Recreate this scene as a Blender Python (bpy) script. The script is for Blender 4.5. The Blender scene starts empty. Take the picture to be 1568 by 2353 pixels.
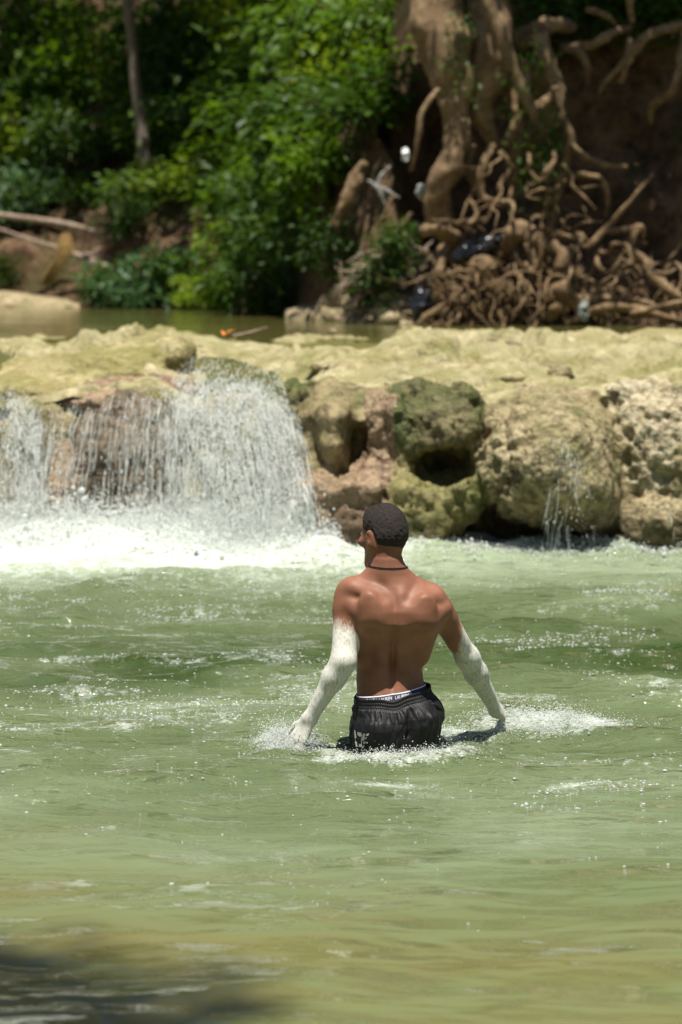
import bpy, math, random
import numpy as np
from mathutils import Vector
R = math.radians
random.seed(7)
rng = np.random.default_rng(11)
sc = bpy.context.scene
col = sc.collection

# ------------------------------------------------------------------ camera
CAM = np.array([0.0, 0.0, 1.73]); PITCH = R(5.72); F = 2415.0
cd = bpy.data.cameras.new('camera'); cam = bpy.data.objects.new('camera', cd); col.objects.link(cam)
cam.location = CAM; cam.rotation_euler = (math.pi/2 - PITCH, 0, 0)
cd.sensor_fit = 'HORIZONTAL'; cd.sensor_width = 24.0; cd.lens = F/682*24.0
cd.clip_end = 500; cd.clip_start = 0.1
cd.dof.use_dof = True; cd.dof.focus_distance = 8.72; cd.dof.aperture_fstop = 2.9
sc.camera = cam
# ------------------------------------------------------------------ sky and sun
SUN_EL = R(78); SUN_AZ = R(188)      # high, from behind the camera and a little to the left
w = bpy.data.worlds.new('World'); sc.world = w; w.use_nodes = True
nt = w.node_tree; bg = nt.nodes['Background']
sky = nt.nodes.new('ShaderNodeTexSky'); sky.sky_type = 'NISHITA'; sky.sun_disc = False
sky.sun_elevation = SUN_EL; sky.sun_rotation = SUN_AZ
nt.links.new(sky.outputs[0], bg.inputs[0]); bg.inputs[1].default_value = 0.05
sd = bpy.data.lights.new('sun', 'SUN'); so = bpy.data.objects.new('sun', sd); col.objects.link(so)
sd.energy = 4.9; sd.angle = R(0.5); sd.color = (1.0, 0.95, 0.86)
SUNV = Vector((math.sin(SUN_AZ)*math.cos(SUN_EL), math.cos(SUN_AZ)*math.cos(SUN_EL), math.sin(SUN_EL)))
so.rotation_euler = SUNV.to_track_quat('Z', 'Y').to_euler()
sc.view_settings.view_transform = 'Standard'; sc.view_settings.look = 'None'
sc.view_settings.exposure = 0.68; sc.view_settings.gamma = 1.0; sc.view_settings.use_curve_mapping = False
sc.render.engine = 'CYCLES'
sc.cycles.use_denoising = True
sc.cycles.max_bounces = 8; sc.cycles.transparent_max_bounces = 12
sc.cycles.sample_clamp_indirect = 6.0
sc.cycles.volume_bounces = 5
sc.cycles.caustics_reflective = False; sc.cycles.caustics_refractive = False

# ------------------------------------------------------------------ helpers
def at(vx, vy, Y):
    """point of the place seen at (vx, vy) of the 1568-wide view, Y metres ahead"""
    a = (np.asarray(vx, float)/2.2991 - 341)/F; b = (512 - np.asarray(vy, float)/2.2991)/F
    cp, sp = math.cos(PITCH), math.sin(PITCH)
    dx = a; dy = cp + b*sp; dz = -sp + b*cp
    t = Y/dy
    return np.stack(np.broadcast_arrays(CAM[0]+t*dx, CAM[1]+t*dy, CAM[2]+t*dz), -1)
def vm(Y): return Y/(F*2.2991)          # metres per view unit at distance Y (about)

def sm(a, b, x):
    t = np.clip((x-a)/(b-a), 0, 1); return t*t*(3-2*t)
def _h(ix, iy, iz, seed):
    h = (ix.astype(np.int64)*374761393 + iy.astype(np.int64)*668265263 + iz.astype(np.int64)*2147483647 + seed*974634777) & 0xffffffff
    h = ((h ^ (h >> 13))*1274126177) & 0xffffffff
    h = ((h ^ (h >> 16))*2246822519) & 0xffffffff
    return ((h ^ (h >> 15)) & 0xffff).astype(np.float32)/32767.5 - 1
def vnoise(p, seed=0):
    i = np.floor(p).astype(np.int64); f = (p - i).astype(np.float32)
    u = f*f*f*(f*(f*6-15)+10)
    r = 0
    for dx in (0, 1):
        wx = u[..., 0] if dx else 1-u[..., 0]
        for dy in (0, 1):
            wy = u[..., 1] if dy else 1-u[..., 1]
            for dz in (0, 1):
                wz = u[..., 2] if dz else 1-u[..., 2]
                r = r + wx*wy*wz*_h(i[..., 0]+dx, i[..., 1]+dy, i[..., 2]+dz, seed)
    return r
def fbm(p, octv=4, seed=0, gain=0.5):
    p = np.asarray(p, float); r = 0; a = 1.0
    for k in range(octv):
        r = r + a*vnoise(p*(2.03**k) + 17.3*k, seed+k); a *= gain
    return r
def p3(x, y, z=0.0): return np.stack(np.broadcast_arrays(x, y, z), -1)

def mesh_obj(name, v, f, mat=None, parent=None, smooth=True, attrs=None, uv=None):
    me = bpy.data.meshes.new(name)
    v = np.asarray(v, np.float32); f = np.asarray(f, np.int32)
    me.vertices.add(len(v)); me.vertices.foreach_set('co', v.ravel())
    n = f.shape[1]
    me.loops.add(f.size); me.loops.foreach_set('vertex_index', f.ravel())
    me.polygons.add(len(f)); me.polygons.foreach_set('loop_start', np.arange(len(f), dtype=np.int32)*n)
    if smooth: me.polygons.foreach_set('use_smooth', np.ones(len(f), bool))
    for k, a in (attrs or {}).items():
        at_ = me.attributes.new(k, 'FLOAT', 'POINT'); at_.data.foreach_set('value', np.asarray(a, np.float32))
    if uv is not None:
        ul = me.uv_layers.new(name='UVMap'); ul.data.foreach_set('uv', np.asarray(uv, np.float32)[f.ravel()].ravel())
    me.update(calc_edges=True)
    o = bpy.data.objects.new(name, me); col.objects.link(o)
    if mat: me.materials.append(mat)
    if parent is not None:
        o.parent = parent
        q, wl = parent, np.zeros(3)
        while q is not None: wl = wl+np.array(q.location); q = q.parent
        o.location = -wl
    return o
def tag(o, label=None, cat=None, group=None, kind=None):
    for k, x in (('label', label), ('category', cat), ('group', group), ('kind', kind)):
        if x: o[k] = x
    return o
def empty(name, loc=(0, 0, 0)):
    o = bpy.data.objects.new(name, None); o.location = loc; o.empty_display_size = .1; col.objects.link(o); return o

def grid_faces(nu, nv, wrap=False):
    """quads of a nu x nv vertex grid (row-major, u slow)"""
    idx = np.arange(nu*nv).reshape(nu, nv)
    if wrap: idx = np.concatenate([idx, idx[:, :1]], 1)
    return np.stack([idx[:-1, :-1], idx[:-1, 1:], idx[1:, 1:], idx[1:, :-1]], -1).reshape(-1, 4)
def cr(pts, n):
    """Catmull-Rom through pts, n samples"""
    p = np.asarray(pts, float)
    p = np.vstack([2*p[0]-p[1], p, 2*p[-1]-p[-2]])
    t = np.linspace(0, len(p)-3-1e-6, n); i = t.astype(int); u = (t-i)[:, None]
    a, b, c, d = p[i], p[i+1], p[i+2], p[i+3]
    return .5*((2*b)+(-a+c)*u+(2*a-5*b+4*c-d)*u*u+(-a+3*b-3*c+d)*u**3)
def tube_geo(pts, rad, seg=8, n=None, rough=0.0, seed=0, flat=1.0):
    n = n or max(6, 5*len(pts))
    P = cr(pts, n); r = cr(np.asarray(rad, float)[:, None], n)[:, 0]
    T = np.gradient(P, axis=0); T /= np.linalg.norm(T, axis=1)[:, None]+1e-9
    ref = np.array([.3, 1, .2]); A = np.cross(T, ref); A /= np.linalg.norm(A, axis=1)[:, None]+1e-9
    B = np.cross(T, A)
    th = np.linspace(0, 2*np.pi, seg, endpoint=False)
    rr = np.repeat(r[:, None], seg, 1)
    if rough:
        c = p3(np.cos(th)[None, :]*1.2, np.sin(th)[None, :]*1.2, (np.arange(n)*.28)[:, None])
        rr = rr*(1+rough*fbm(c, 3, seed))
    V = P[:, None, :] + rr[..., None]*(np.cos(th)[None, :, None]*A[:, None, :] + flat*np.sin(th)[None, :, None]*B[:, None, :])
    V = V.reshape(-1, 3); f = grid_faces(n, seg, True)
    # end caps as quads folded on a centre vertex
    c0 = len(V); V = np.vstack([V, P[0]-T[0]*r[0]*.4, P[-1]+T[-1]*r[-1]*.4])
    i = np.arange(seg); j = (i+1) % seg
    cap = np.stack([np.full(seg, c0), j, i, i], -1); cap2 = np.stack([np.full(seg, c0+1), i+(n-1)*seg, j+(n-1)*seg, j+(n-1)*seg], -1)
    return V, f, np.vstack([cap, cap2])
def tube(name, pts, rad, mat, parent=None, **k):
    V, f, cap = tube_geo(pts, rad, **k)
    tri = np.vstack([f[:, [0, 1, 2]], f[:, [0, 2, 3]], cap[:, :3]])
    return mesh_obj(name, V, tri, mat, parent)
def merge(geos):
    vs, fs, o = [], [], 0
    for v, f in geos:
        vs.append(v); fs.append(np.asarray(f)+o); o += len(v)
    return np.vstack(vs), np.vstack(fs)
def tube_tri(pts, rad, **k):
    V, f, cap = tube_geo(pts, rad, **k)
    return V, np.vstack([f[:, [0, 1, 2]], f[:, [0, 2, 3]], cap[:, :3]])

# icosahedron / blobs
_t = (1+5**.5)/2
ICO_V = np.array([(-1,_t,0),(1,_t,0),(-1,-_t,0),(1,-_t,0),(0,-1,_t),(0,1,_t),(0,-1,-_t),(0,1,-_t),(_t,0,-1),(_t,0,1),(-_t,0,-1),(-_t,0,1)])/math.hypot(1,_t)
ICO_F = np.array([(0,11,5),(0,5,1),(0,1,7),(0,7,10),(0,10,11),(1,5,9),(5,11,4),(11,10,2),(10,7,6),(7,1,8),(3,9,4),(3,4,2),(3,2,6),(3,6,8),(3,8,9),(4,9,5),(2,4,11),(6,2,10),(8,6,7),(9,8,1)])
OCT_V = np.array([(1,0,0),(-1,0,0),(0,1,0),(0,-1,0),(0,0,1),(0,0,-1)], float)
OCT_F = np.array([(0,2,4),(2,1,4),(1,3,4),(3,0,4),(2,0,5),(1,2,5),(3,1,5),(0,3,5)])
def blobs(name, P, S, mat, parent=None, tiny=False):
    """many small ellipsoids: P centres (n,3), S radii (n,3)"""
    n = len(P); bv, bf = (OCT_V, OCT_F) if tiny else (ICO_V, ICO_F)
    V = (P[:, None, :] + bv[None]*S[:, None, :]).reshape(-1, 3)
    Fc = (bf[None] + (np.arange(n)*len(bv))[:, None, None]).reshape(-1, 3)
    return mesh_obj(name, V, Fc, mat, parent)

# ------------------------------------------------------------------ signed distance fields -> meshes
class Field:
    def __init__(s, lo, hi, h, big=0.3):
        s.lo = np.asarray(lo, float); s.h = h
        s.n = np.ceil((np.asarray(hi)-s.lo)/h).astype(int)+1
        s.ax = [s.lo[k]+h*np.arange(s.n[k]) for k in range(3)]
        s.f = np.full(s.n, big, np.float32)
    def box(s, lo, hi):
        i0 = np.clip(np.floor((np.asarray(lo)-s.lo)/s.h).astype(int), 0, s.n); i1 = np.clip(np.ceil((np.asarray(hi)-s.lo)/s.h).astype(int)+1, 0, s.n)
        sl = tuple(slice(a, b) for a, b in zip(i0, i1))
        X = s.ax[0][sl[0]][:, None, None].astype(np.float32); Y = s.ax[1][sl[1]][None, :, None].astype(np.float32); Z = s.ax[2][sl[2]][None, None, :].astype(np.float32)
        return sl, X, Y, Z
    def put(s, sl, d, k, sub=False):
        a = s.f[sl]
        if a.size == 0: return
        if sub:
            d = -d; h = np.maximum(k-np.abs(a-d), 0)/max(k, 1e-6); s.f[sl] = np.maximum(a, d)+h*h*k*.25
        else:
            h = np.maximum(k-np.abs(a-d), 0)/max(k, 1e-6); s.f[sl] = np.minimum(a, d)-h*h*k*.25
    def cone(s, a, b, ra, rb, k=.02, sub=False):
        a = np.asarray(a, float); b = np.asarray(b, float); m = max(ra, rb)+k+.04
        sl, X, Y, Z = s.box(np.minimum(a, b)-m, np.maximum(a, b)+m)
        ab = b-a; L = ab.dot(ab)+1e-12
        t = np.clip(((X-a[0])*ab[0]+(Y-a[1])*ab[1]+(Z-a[2])*ab[2])/L, 0, 1)
        d = np.sqrt((X-a[0]-t*ab[0])**2+(Y-a[1]-t*ab[1])**2+(Z-a[2]-t*ab[2])**2)-(ra+(rb-ra)*t)
        s.put(sl, d, k, sub)
    def ell(s, c, r, k=.02, sub=False, axes=None):
        c = np.asarray(c, float); r = np.asarray(r, float); m = r.max()+k+.04
        sl, X, Y, Z = s.box(c-m, c+m)
        x, y, z = X-c[0], Y-c[1], Z-c[2]
        if axes is not None:
            A = np.asarray(axes, float); x, y, z = (A[0][0]*x+A[0][1]*y+A[0][2]*z), (A[1][0]*x+A[1][1]*y+A[1][2]*z), (A[2][0]*x+A[2][1]*y+A[2][2]*z)
        q = np.sqrt((x/r[0])**2+(y/r[1])**2+(z/r[2])**2); g = np.sqrt((x/r[0]**2)**2+(y/r[1]**2)**2+(z/r[2]**2)**2)+1e-6
        s.put(sl, q*(q-1)/g, k, sub)
    def rbox(s, c, r, rad, k=.02, sub=False, rot=0.0):
        c = np.asarray(c, float); r = np.asarray(r, float); m = np.linalg.norm(r)+k+.04
        sl, X, Y, Z = s.box(c-m, c+m)
        x, y, z = X-c[0], Y-c[1], Z-c[2]; ca, sa = math.cos(rot), math.sin(rot)
        x, y = ca*x+sa*y, -sa*x+ca*y
        qx, qy, qz = np.abs(x)-r[0]+rad, np.abs(y)-r[1]+rad, np.abs(z)-r[2]+rad
        d = np.sqrt(np.maximum(qx, 0)**2+np.maximum(qy, 0)**2+np.maximum(qz, 0)**2)+np.minimum(np.maximum(np.maximum(qx, qy), qz), 0)-rad
        s.put(sl, d, k, sub)
    def sample(s, P):
        q = (np.asarray(P, float)-s.lo)/s.h
        q = np.clip(q, 0, np.array(s.n)-1.001); i = q.astype(int); u = q-i; r = 0
        for dx in (0, 1):
            for dy in (0, 1):
                for dz in (0, 1):
                    wt = (u[..., 0] if dx else 1-u[..., 0])*(u[..., 1] if dy else 1-u[..., 1])*(u[..., 2] if dz else 1-u[..., 2])
                    r = r+wt*s.f[i[..., 0]+dx, i[..., 1]+dy, i[..., 2]+dz]
        return r
    def mesh(s, smooth=2):
        f = s.f; ins = f < 0
        n = np.array(f.shape)-1
        c = np.zeros(n, np.int8)
        offs = [(a, b, d) for a in (0, 1) for b in (0, 1) for d in (0, 1)]
        for a, b, d in offs: c += ins[a:a+n[0], b:b+n[1], d:d+n[2]]
        I = np.argwhere((c > 0) & (c < 8))
        vid = np.full(n, -1, np.int64); vid[tuple(I.T)] = np.arange(len(I))
        acc = np.zeros((len(I), 3)); cnt = np.zeros(len(I))
        for o1 in offs:
            for ax in range(3):
                if o1[ax]: continue
                o2 = list(o1); o2[ax] = 1
                f1 = f[I[:, 0]+o1[0], I[:, 1]+o1[1], I[:, 2]+o1[2]]; f2 = f[I[:, 0]+o2[0], I[:, 1]+o2[1], I[:, 2]+o2[2]]
                m = (f1 < 0) != (f2 < 0)
                t = f1[m]/(f1[m]-f2[m]); p = np.tile(np.array(o1, float), (m.sum(), 1)); p[:, ax] += t
                acc[m] += p; cnt[m] += 1
        V = s.lo+s.h*(I+acc/cnt[:, None])
        quads = []
        for ax in range(3):
            u, v = (ax+1) % 3, (ax+2) % 3
            sa = [slice(None)]*3; sb = [slice(None)]*3; sa[ax] = slice(0, -1); sb[ax] = slice(1, None)
            A, B = ins[tuple(sa)], ins[tuple(sb)]
            E = np.argwhere(A != B)
            E = E[(E[:, u] > 0) & (E[:, v] > 0) & (E[:, u] < f.shape[u]-1) & (E[:, v] < f.shape[v]-1)]
            fl = A[tuple(E.T)]
            def g(du, dv):
                q = E.copy(); q[:, u] += du; q[:, v] += dv; return vid[tuple(q.T)]
            Q = np.stack([g(-1, -1), g(0, -1), g(0, 0), g(-1, 0)], -1)
            Q[~fl] = Q[~fl][:, ::-1]
            quads.append(Q)
        Q = np.vstack(quads); Q = Q[(Q >= 0).all(1)]
        for _ in range(smooth): V = lap(V, Q, .5)
        return V, Q
def edges_of(Q):
    k = Q.shape[1]; return np.vstack([Q[:, [i, (i+1) % k]] for i in range(k)])
def lap(V, Q, a=.5):
    e = edges_of(Q); n = len(V)
    cnt = np.bincount(e[:, 0], minlength=n)+np.bincount(e[:, 1], minlength=n)
    out = np.empty_like(V)
    for k in range(3):
        out[:, k] = np.bincount(e[:, 0], V[e[:, 1], k], n)+np.bincount(e[:, 1], V[e[:, 0], k], n)
    m = cnt > 0
    W = V.copy(); W[m] = V[m]+a*(out[m]/cnt[m][:, None]-V[m]); return W
def normals(V, Q):
    d1 = V[Q[:, 2]]-V[Q[:, 0]]; d2 = V[Q[:, 3 % Q.shape[1]]]-V[Q[:, 1]]
    fn = np.cross(d1, d2) if Q.shape[1] == 4 else np.cross(V[Q[:, 1]]-V[Q[:, 0]], V[Q[:, 2]]-V[Q[:, 0]])
    N = np.zeros_like(V)
    for k in range(3):
        for j in range(Q.shape[1]): N[:, k] += np.bincount(Q[:, j], fn[:, k], len(V))
    return N/(np.linalg.norm(N, axis=1)[:, None]+1e-12)
# ------------------------------------------------------------------ materials
class NT:
    def __init__(s, name):
        s.m = bpy.data.materials.new(name); s.m.use_nodes = True; s.t = s.m.node_tree
        s.b = s.t.nodes['Principled BSDF']; s.out = s.t.nodes['Material Output']
        s._tc = None
    def n(s, typ, **kw):
        x = s.t.nodes.new(typ)
        for k, v in kw.items():
            if k in x.inputs and not hasattr(x, k): x.inputs[k].default_value = v
            else: setattr(x, k, v)
        return x
    def l(s, a, b): s.t.links.new(a, b)
    def coord(s, which='Object'):
        if s._tc is None: s._tc = s.n('ShaderNodeTexCoord')
        return s._tc.outputs[which]
    def pos(s): return s.n('ShaderNodeNewGeometry').outputs['Position']
    def mapped(s, src, scale=(1, 1, 1), rot=(0, 0, 0)):
        m = s.n('ShaderNodeMapping'); m.inputs['Scale'].default_value = scale; m.inputs['Rotation'].default_value = rot
        s.l(src, m.inputs['Vector']); return m.outputs[0]
    def noise(s, src, scale, detail=4, rough=.55, dist=0.0):
        x = s.n('ShaderNodeTexNoise'); x.inputs['Scale'].default_value = scale; x.inputs['Detail'].default_value = detail
        x.inputs['Roughness'].default_value = rough; x.inputs['Distortion'].default_value = dist
        s.l(src, x.inputs['Vector']); return x.outputs['Fac']
    def voro(s, src, scale, feature='F1'):
        x = s.n('ShaderNodeTexVoronoi'); x.feature = feature; x.inputs['Scale'].default_value = scale
        s.l(src, x.inputs['Vector']); return x.outputs['Distance']
    def ramp(s, src, *stops):
        x = s.n('ShaderNodeValToRGB'); e = x.color_ramp.elements
        while len(e) < len(stops): e.new(.5)
        for k, (p, c) in enumerate(stops):
            e[k].position = p; e[k].color = (c, c, c, 1) if isinstance(c, (int, float)) else (*c, 1)
        s.l(src, x.inputs[0]); return x.outputs[0]
    def math(s, op, a, b=None, clamp=False):
        x = s.n('ShaderNodeMath', operation=op); x.use_clamp = clamp
        for i, q in enumerate((a, b)):
            if q is None: continue
            if isinstance(q, (int, float)): x.inputs[i].default_value = q
            else: s.l(q, x.inputs[i])
        return x.outputs[0]
    def mix(s, fac, a, b, mode='MIX'):
        x = s.n('ShaderNodeMix', data_type='RGBA', blend_type=mode)
        for sock, q in ((x.inputs[0], fac), (x.inputs[6], a), (x.inputs[7], b)):
            if isinstance(q, (int, float)): sock.default_value = q
            elif isinstance(q, tuple): sock.default_value = (*q, 1)
            else: s.l(q, sock)
        return x.outputs[2]
    def bump(s, h, strength=.5, dist=.02, prev=None):
        x = s.n('ShaderNodeBump'); x.inputs['Strength'].default_value = strength; x.inputs['Distance'].default_value = dist
        s.l(h, x.inputs['Height'])
        if prev is not None: s.l(prev, x.inputs['Normal'])
        return x.outputs[0]
    def attr(s, name): 
        x = s.n('ShaderNodeAttribute'); x.attribute_name = name; return x.outputs['Fac']
    def up(s):
        g = s.n('ShaderNodeNewGeometry'); x = s.n('ShaderNodeSeparateXYZ'); s.l(g.outputs['Normal'], x.inputs[0]); return x.outputs[2]
    def set(s, **kw):
        for k, v in kw.items():
            sock = s.b.inputs[k.replace('_', ' ')]
            if isinstance(v, (int, float)): sock.default_value = v
            elif isinstance(v, tuple): sock.default_value = (*v, 1) if len(v) == 3 else v
            else: s.l(v, sock)
        return s.m

def rock_mat(name, light, mid, dark, moss=(.10, .12, .02), moss_amt=.5, pit=.6, wet=.0, pit_scale=26):
    m = NT(name); p = m.pos()
    big = m.noise(p, 1.7, 6, .6, .4); fine = m.noise(p, 14, 8, .65); st = m.noise(m.mapped(p, (5, 5, 1.6)), 2.2, 6, .6)
    c = m.mix(m.ramp(big, (.3, 0.), (.68, 1.)), mid, light)
    c = m.mix(m.ramp(fine, (.36, 1.), (.56, 0.)), c, dark)
    c = m.mix(m.math('MULTIPLY', m.ramp(st, (.52, 0.), (.74, 1.)), .55), c, dark)
    mn = m.noise(p, 2.6, 5, .62, .5); u = m.up()
    mm = m.math('MULTIPLY', m.ramp(m.math('ADD', mn, m.math('MULTIPLY', u, .06)), (.62-.26*moss_amt, 0.), (.78-.2*moss_amt, 1.)), .85)
    mc = m.mix(m.noise(p, 30, 4), (moss[0]*.55, moss[1]*.6, moss[2]*.6), (moss[0]*1.5, moss[1]*1.4, moss[2]*1.6))
    c = m.mix(mm, c, mc)
    tone = m.noise(p, .9, 3, .6, 1.0)
    c = m.mix(m.ramp(tone, (.42, 0.), (.62, .6)), c, (light[0]*.60, light[1]*.60, light[2]*.54))
    cr_ = m.n('ShaderNodeTexVoronoi'); cr_.feature = 'DISTANCE_TO_EDGE'; cr_.inputs['Scale'].default_value = 2.3
    wv = m.n('ShaderNodeVectorMath', operation='ADD'); m.l(p, wv.inputs[0]); nz = m.n('ShaderNodeTexNoise'); nz.inputs['Scale'].default_value = 2.6; nz.inputs['Detail'].default_value = 5; m.l(p, nz.inputs['Vector']); m.l(nz.outputs['Color'], wv.inputs[1]); m.l(wv.outputs[0], cr_.inputs['Vector'])
    crk = m.math('MULTIPLY', m.ramp(cr_.outputs['Distance'], (.0, 1.), (.035, 0.)), m.ramp(m.noise(p, 1.7, 2), (.45, 0.), (.6, .8)))
    c = m.mix(crk, c, (dark[0]*.4, dark[1]*.4, dark[2]*.4))
    pits = m.voro(p, pit_scale); pn = m.noise(p, 9, 8, .7)
    hole = m.ramp(m.noise(p, 38, 3, .6), (.3, 0.), (.45, 1.))
    nb = m.bump(pn, .55, .05); nb = m.bump(pits, .5*pit, .03, nb); nb = m.bump(hole, .6*pit, .012, nb); nb = m.bump(m.noise(p, 90, 4, .7), .35, .006, nb)
    c = m.mix(m.math('MULTIPLY', m.math('SUBTRACT', 1.0, hole), .5*pit), c, (dark[0]*.5, dark[1]*.5, dark[2]*.5))
    z = m.n('ShaderNodeSeparateXYZ'); m.l(p, z.inputs[0])
    wl = m.math('MULTIPLY', m.ramp(m.math('ADD', z.outputs[2], m.math('MULTIPLY', m.noise(p, 3, 5, .6), -.3)), (.02, 1.), (.16, 0.)), .62)
    c = m.mix(wl, c, (dark[0]*.45, dark[1]*.45, dark[2]*.45))
    if wet: c = m.mix(1.0, c, (1-wet*.55,)*3, 'MULTIPLY')
    return m.set(Base_Color=c, Roughness=m.ramp(m.noise(p, 2.1, 4, .6), (.42, .85-.55*wet), (.6, max(.2, .5-.3*wet))), Normal=nb, Specular_IOR_Level=.3+.3*wet)

M = {}
M['ledge'] = rock_mat('travertine_ledge', (.56, .50, .31), (.40, .34, .175), (.18, .14, .06), (.17, .165, .042), .78, .4)
M['slab'] = rock_mat('mossy_slab', (.52, .45, .25), (.38, .32, .14), (.17, .13, .05), (.165, .155, .034), .76, .45)
M['tufa'] = rock_mat('rough_tufa', (.50, .42, .25), (.30, .235, .12), (.10, .07, .032), (.085, .095, .018), .48, 1.0)
M['tufa_bright'] = rock_mat('bright_tufa', (.64, .58, .41), (.45, .375, .23), (.17, .12, .06), (.13, .13, .03), .3, 1.0)
M['mossrock'] = rock_mat('green_rock', (.42, .36, .16), (.26, .215, .085), (.12, .09, .035), (.060, .082, .012), .80, .8)
M['darkmoss'] = rock_mat('dark_mossy_rock', (.26, .22, .11), (.15, .125, .05), (.045, .035, .016), (.055, .08, .012), .85, .9)
M['smooth'] = rock_mat('smooth_travertine', (.42, .35, .185), (.265, .205, .095), (.10, .07, .03), (.095, .105, .018), .58, .3, .15)
M['pink'] = rock_mat('wet_pink_rock', (.45, .325, .20), (.29, .195, .115), (.16, .1, .06), (.14, .12, .04), .15, .9, .2)
M['wet'] = rock_mat('wet_dark_rock', (.27, .20, .12), (.17, .12, .065), (.06, .043, .025), (.07, .07, .02), .3, .6, .5)
M['bar'] = rock_mat('pale_bar', (.5, .42, .26), (.36, .28, .16), (.16, .11, .06), (.14, .13, .04), .3, .5)

def earth():
    m = NT('bank_earth'); p = m.pos()
    c = m.mix(m.ramp(m.noise(p, .7, 6, .6), (.35, 0.), (.65, 1.)), (.12, .072, .038), (.26, .165, .098))
    c = m.mix(m.ramp(m.noise(p, 5, 8, .7), (.4, 0.), (.65, 1.)), c, (.05, .03, .016))
    c = m.mix(m.ramp(m.noise(p, .9, 6, .6, .5), (.52, 0.), (.64, .7)), c, (.05, .06, .016))
    n = m.bump(m.noise(p, 2.2, 9, .68), .8, .35); n = m.bump(m.noise(p, 13, 6, .7), .6, .06, n)
    return m.set(Base_Color=c, Roughness=.95, Normal=n, Specular_IOR_Level=.15)
M['earth'] = earth()
def bark(name, a, b, d, sc_=1.0):
    m = NT(name); p = m.pos()
    c = m.mix(m.ramp(m.noise(p, 2.1*sc_, 6, .6, .6), (.35, 0.), (.62, 1.)), a, b)
    c = m.mix(m.ramp(m.noise(p, 11*sc_, 7, .7), (.42, 0.), (.7, 1.)), c, d)
    n = m.bump(m.noise(m.mapped(p, (2, 2, .6)), 6*sc_, 7, .65), .7, .08)
    return m.set(Base_Color=c, Roughness=.85, Normal=n, Specular_IOR_Level=.25)
M['bark'] = bark('pale_fig_bark', (.32, .225, .125), (.21, .14, .075), (.10, .06, .03))
M['root'] = bark('root_bark', (.34, .235, .13), (.20, .13, .065), (.08, .048, .024), 1.6)
M['greybark'] = bark('grey_bark', (.3, .25, .20), (.2, .16, .125), (.1, .075, .055), 2)
M['log'] = bark('dead_wood', (.46, .36, .28), (.3, .22, .16), (.14, .09, .06), 2)
M['bleached'] = bark('bleached_wood', (.56, .55, .52), (.36, .34, .31), (.16, .14, .11), 4)
M['straw'] = bark('dry_fronds', (.42, .28, .10), (.3, .19, .06), (.16, .09, .03), 3)
def leaf(name, a, b, tr=.35):
    m = NT(name); oi = m.n('ShaderNodeObjectInfo'); g = m.pos()
    c = m.mix(m.ramp(m.noise(g, 1.1, 3), (.35, 0.), (.65, 1.)), a, b)
    c = m.mix(m.ramp(m.noise(g, 9.0, 2), (.45, 0.), (.7, .8)), c, (b[0]*1.25, b[1]*1.15, b[2]))
    m.set(Base_Color=c, Roughness=.5, Specular_IOR_Level=.3)
    t = m.n('ShaderNodeBsdfTranslucent'); m.l(m.mix(.5, c, (b[0]*1.8, b[1]*1.7, b[2]*.6)), t.inputs[0])
    mx = m.n('ShaderNodeMixShader'); mx.inputs[0].default_value = tr
    m.l(m.b.outputs[0], mx.inputs[1]); m.l(t.outputs[0], mx.inputs[2]); m.l(mx.outputs[0], m.out.inputs[0]); return m.m
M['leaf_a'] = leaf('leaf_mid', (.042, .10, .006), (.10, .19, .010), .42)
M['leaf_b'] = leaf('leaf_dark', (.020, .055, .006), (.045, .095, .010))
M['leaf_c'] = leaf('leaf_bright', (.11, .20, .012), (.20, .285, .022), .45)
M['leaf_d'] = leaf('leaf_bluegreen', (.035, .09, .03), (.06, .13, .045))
M['leaf_orange'] = NT('fallen_leaf').set(Base_Color=(.75, .22, .04), Roughness=.6)

def water():
    m = NT('turbid_water'); p = m.pos()
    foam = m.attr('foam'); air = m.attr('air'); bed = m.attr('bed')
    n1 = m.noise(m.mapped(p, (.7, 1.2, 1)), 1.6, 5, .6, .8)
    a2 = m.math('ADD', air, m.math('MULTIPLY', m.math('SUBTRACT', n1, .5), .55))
    c = m.ramp(a2, (0., (.032, .056, .012)), (.5, (.110, .142, .066)), (1., (.31, .37, .25)))  # bubble tint; its dark end also carries the painted reflection bands
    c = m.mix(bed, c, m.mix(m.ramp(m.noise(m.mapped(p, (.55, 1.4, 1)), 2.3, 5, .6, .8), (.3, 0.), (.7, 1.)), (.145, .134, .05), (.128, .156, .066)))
    # foam lace
    q = m.mapped(p, (1., .8, 1))
    lace = m.noise(q, 13, 6, .72, .9); lace2 = m.noise(q, 55, 4, .7)
    fm = m.math('ADD', foam, m.math('ADD', m.math('MULTIPLY', m.math('SUBTRACT', lace, .5), 1.5), m.math('MULTIPLY', m.math('SUBTRACT', lace2, .5), .7)))
    fm = m.ramp(fm, (.30, 0.), (.90, 1.))
    fm = m.math('MULTIPLY', fm, m.ramp(foam, (.02, 0.), (.15, 1.)))
    c = m.mix(m.math('MULTIPLY', fm, .84), c, (.60, .635, .59))
    w1 = m.noise(m.mapped(p, (.45, 1, 1)), 5.0, 2, .45, .3); w2 = m.noise(m.mapped(p, (.42, 1, 1)), 18, 2, .45, .5); w3 = m.noise(m.mapped(p, (.8, 1, 1)), 52, 1.5, .5, .4)
    chop = m.attr('chop')
    nb = m.bump(w1, 1.0, .085)
    h2 = m.math('MULTIPLY', w2, chop); h3 = m.math('MULTIPLY', w3, chop)
    nb = m.bump(h2, 1.0, .034, nb); nb = m.bump(h3, 1.0, .010, nb)
    rough = m.mix(fm, (.04,)*3, (.8,)*3)
    m.set(Base_Color=c, Roughness=rough, Normal=nb, IOR=1.33, Specular_IOR_Level=.5)
    return m.m
M['water'] = water()
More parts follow.
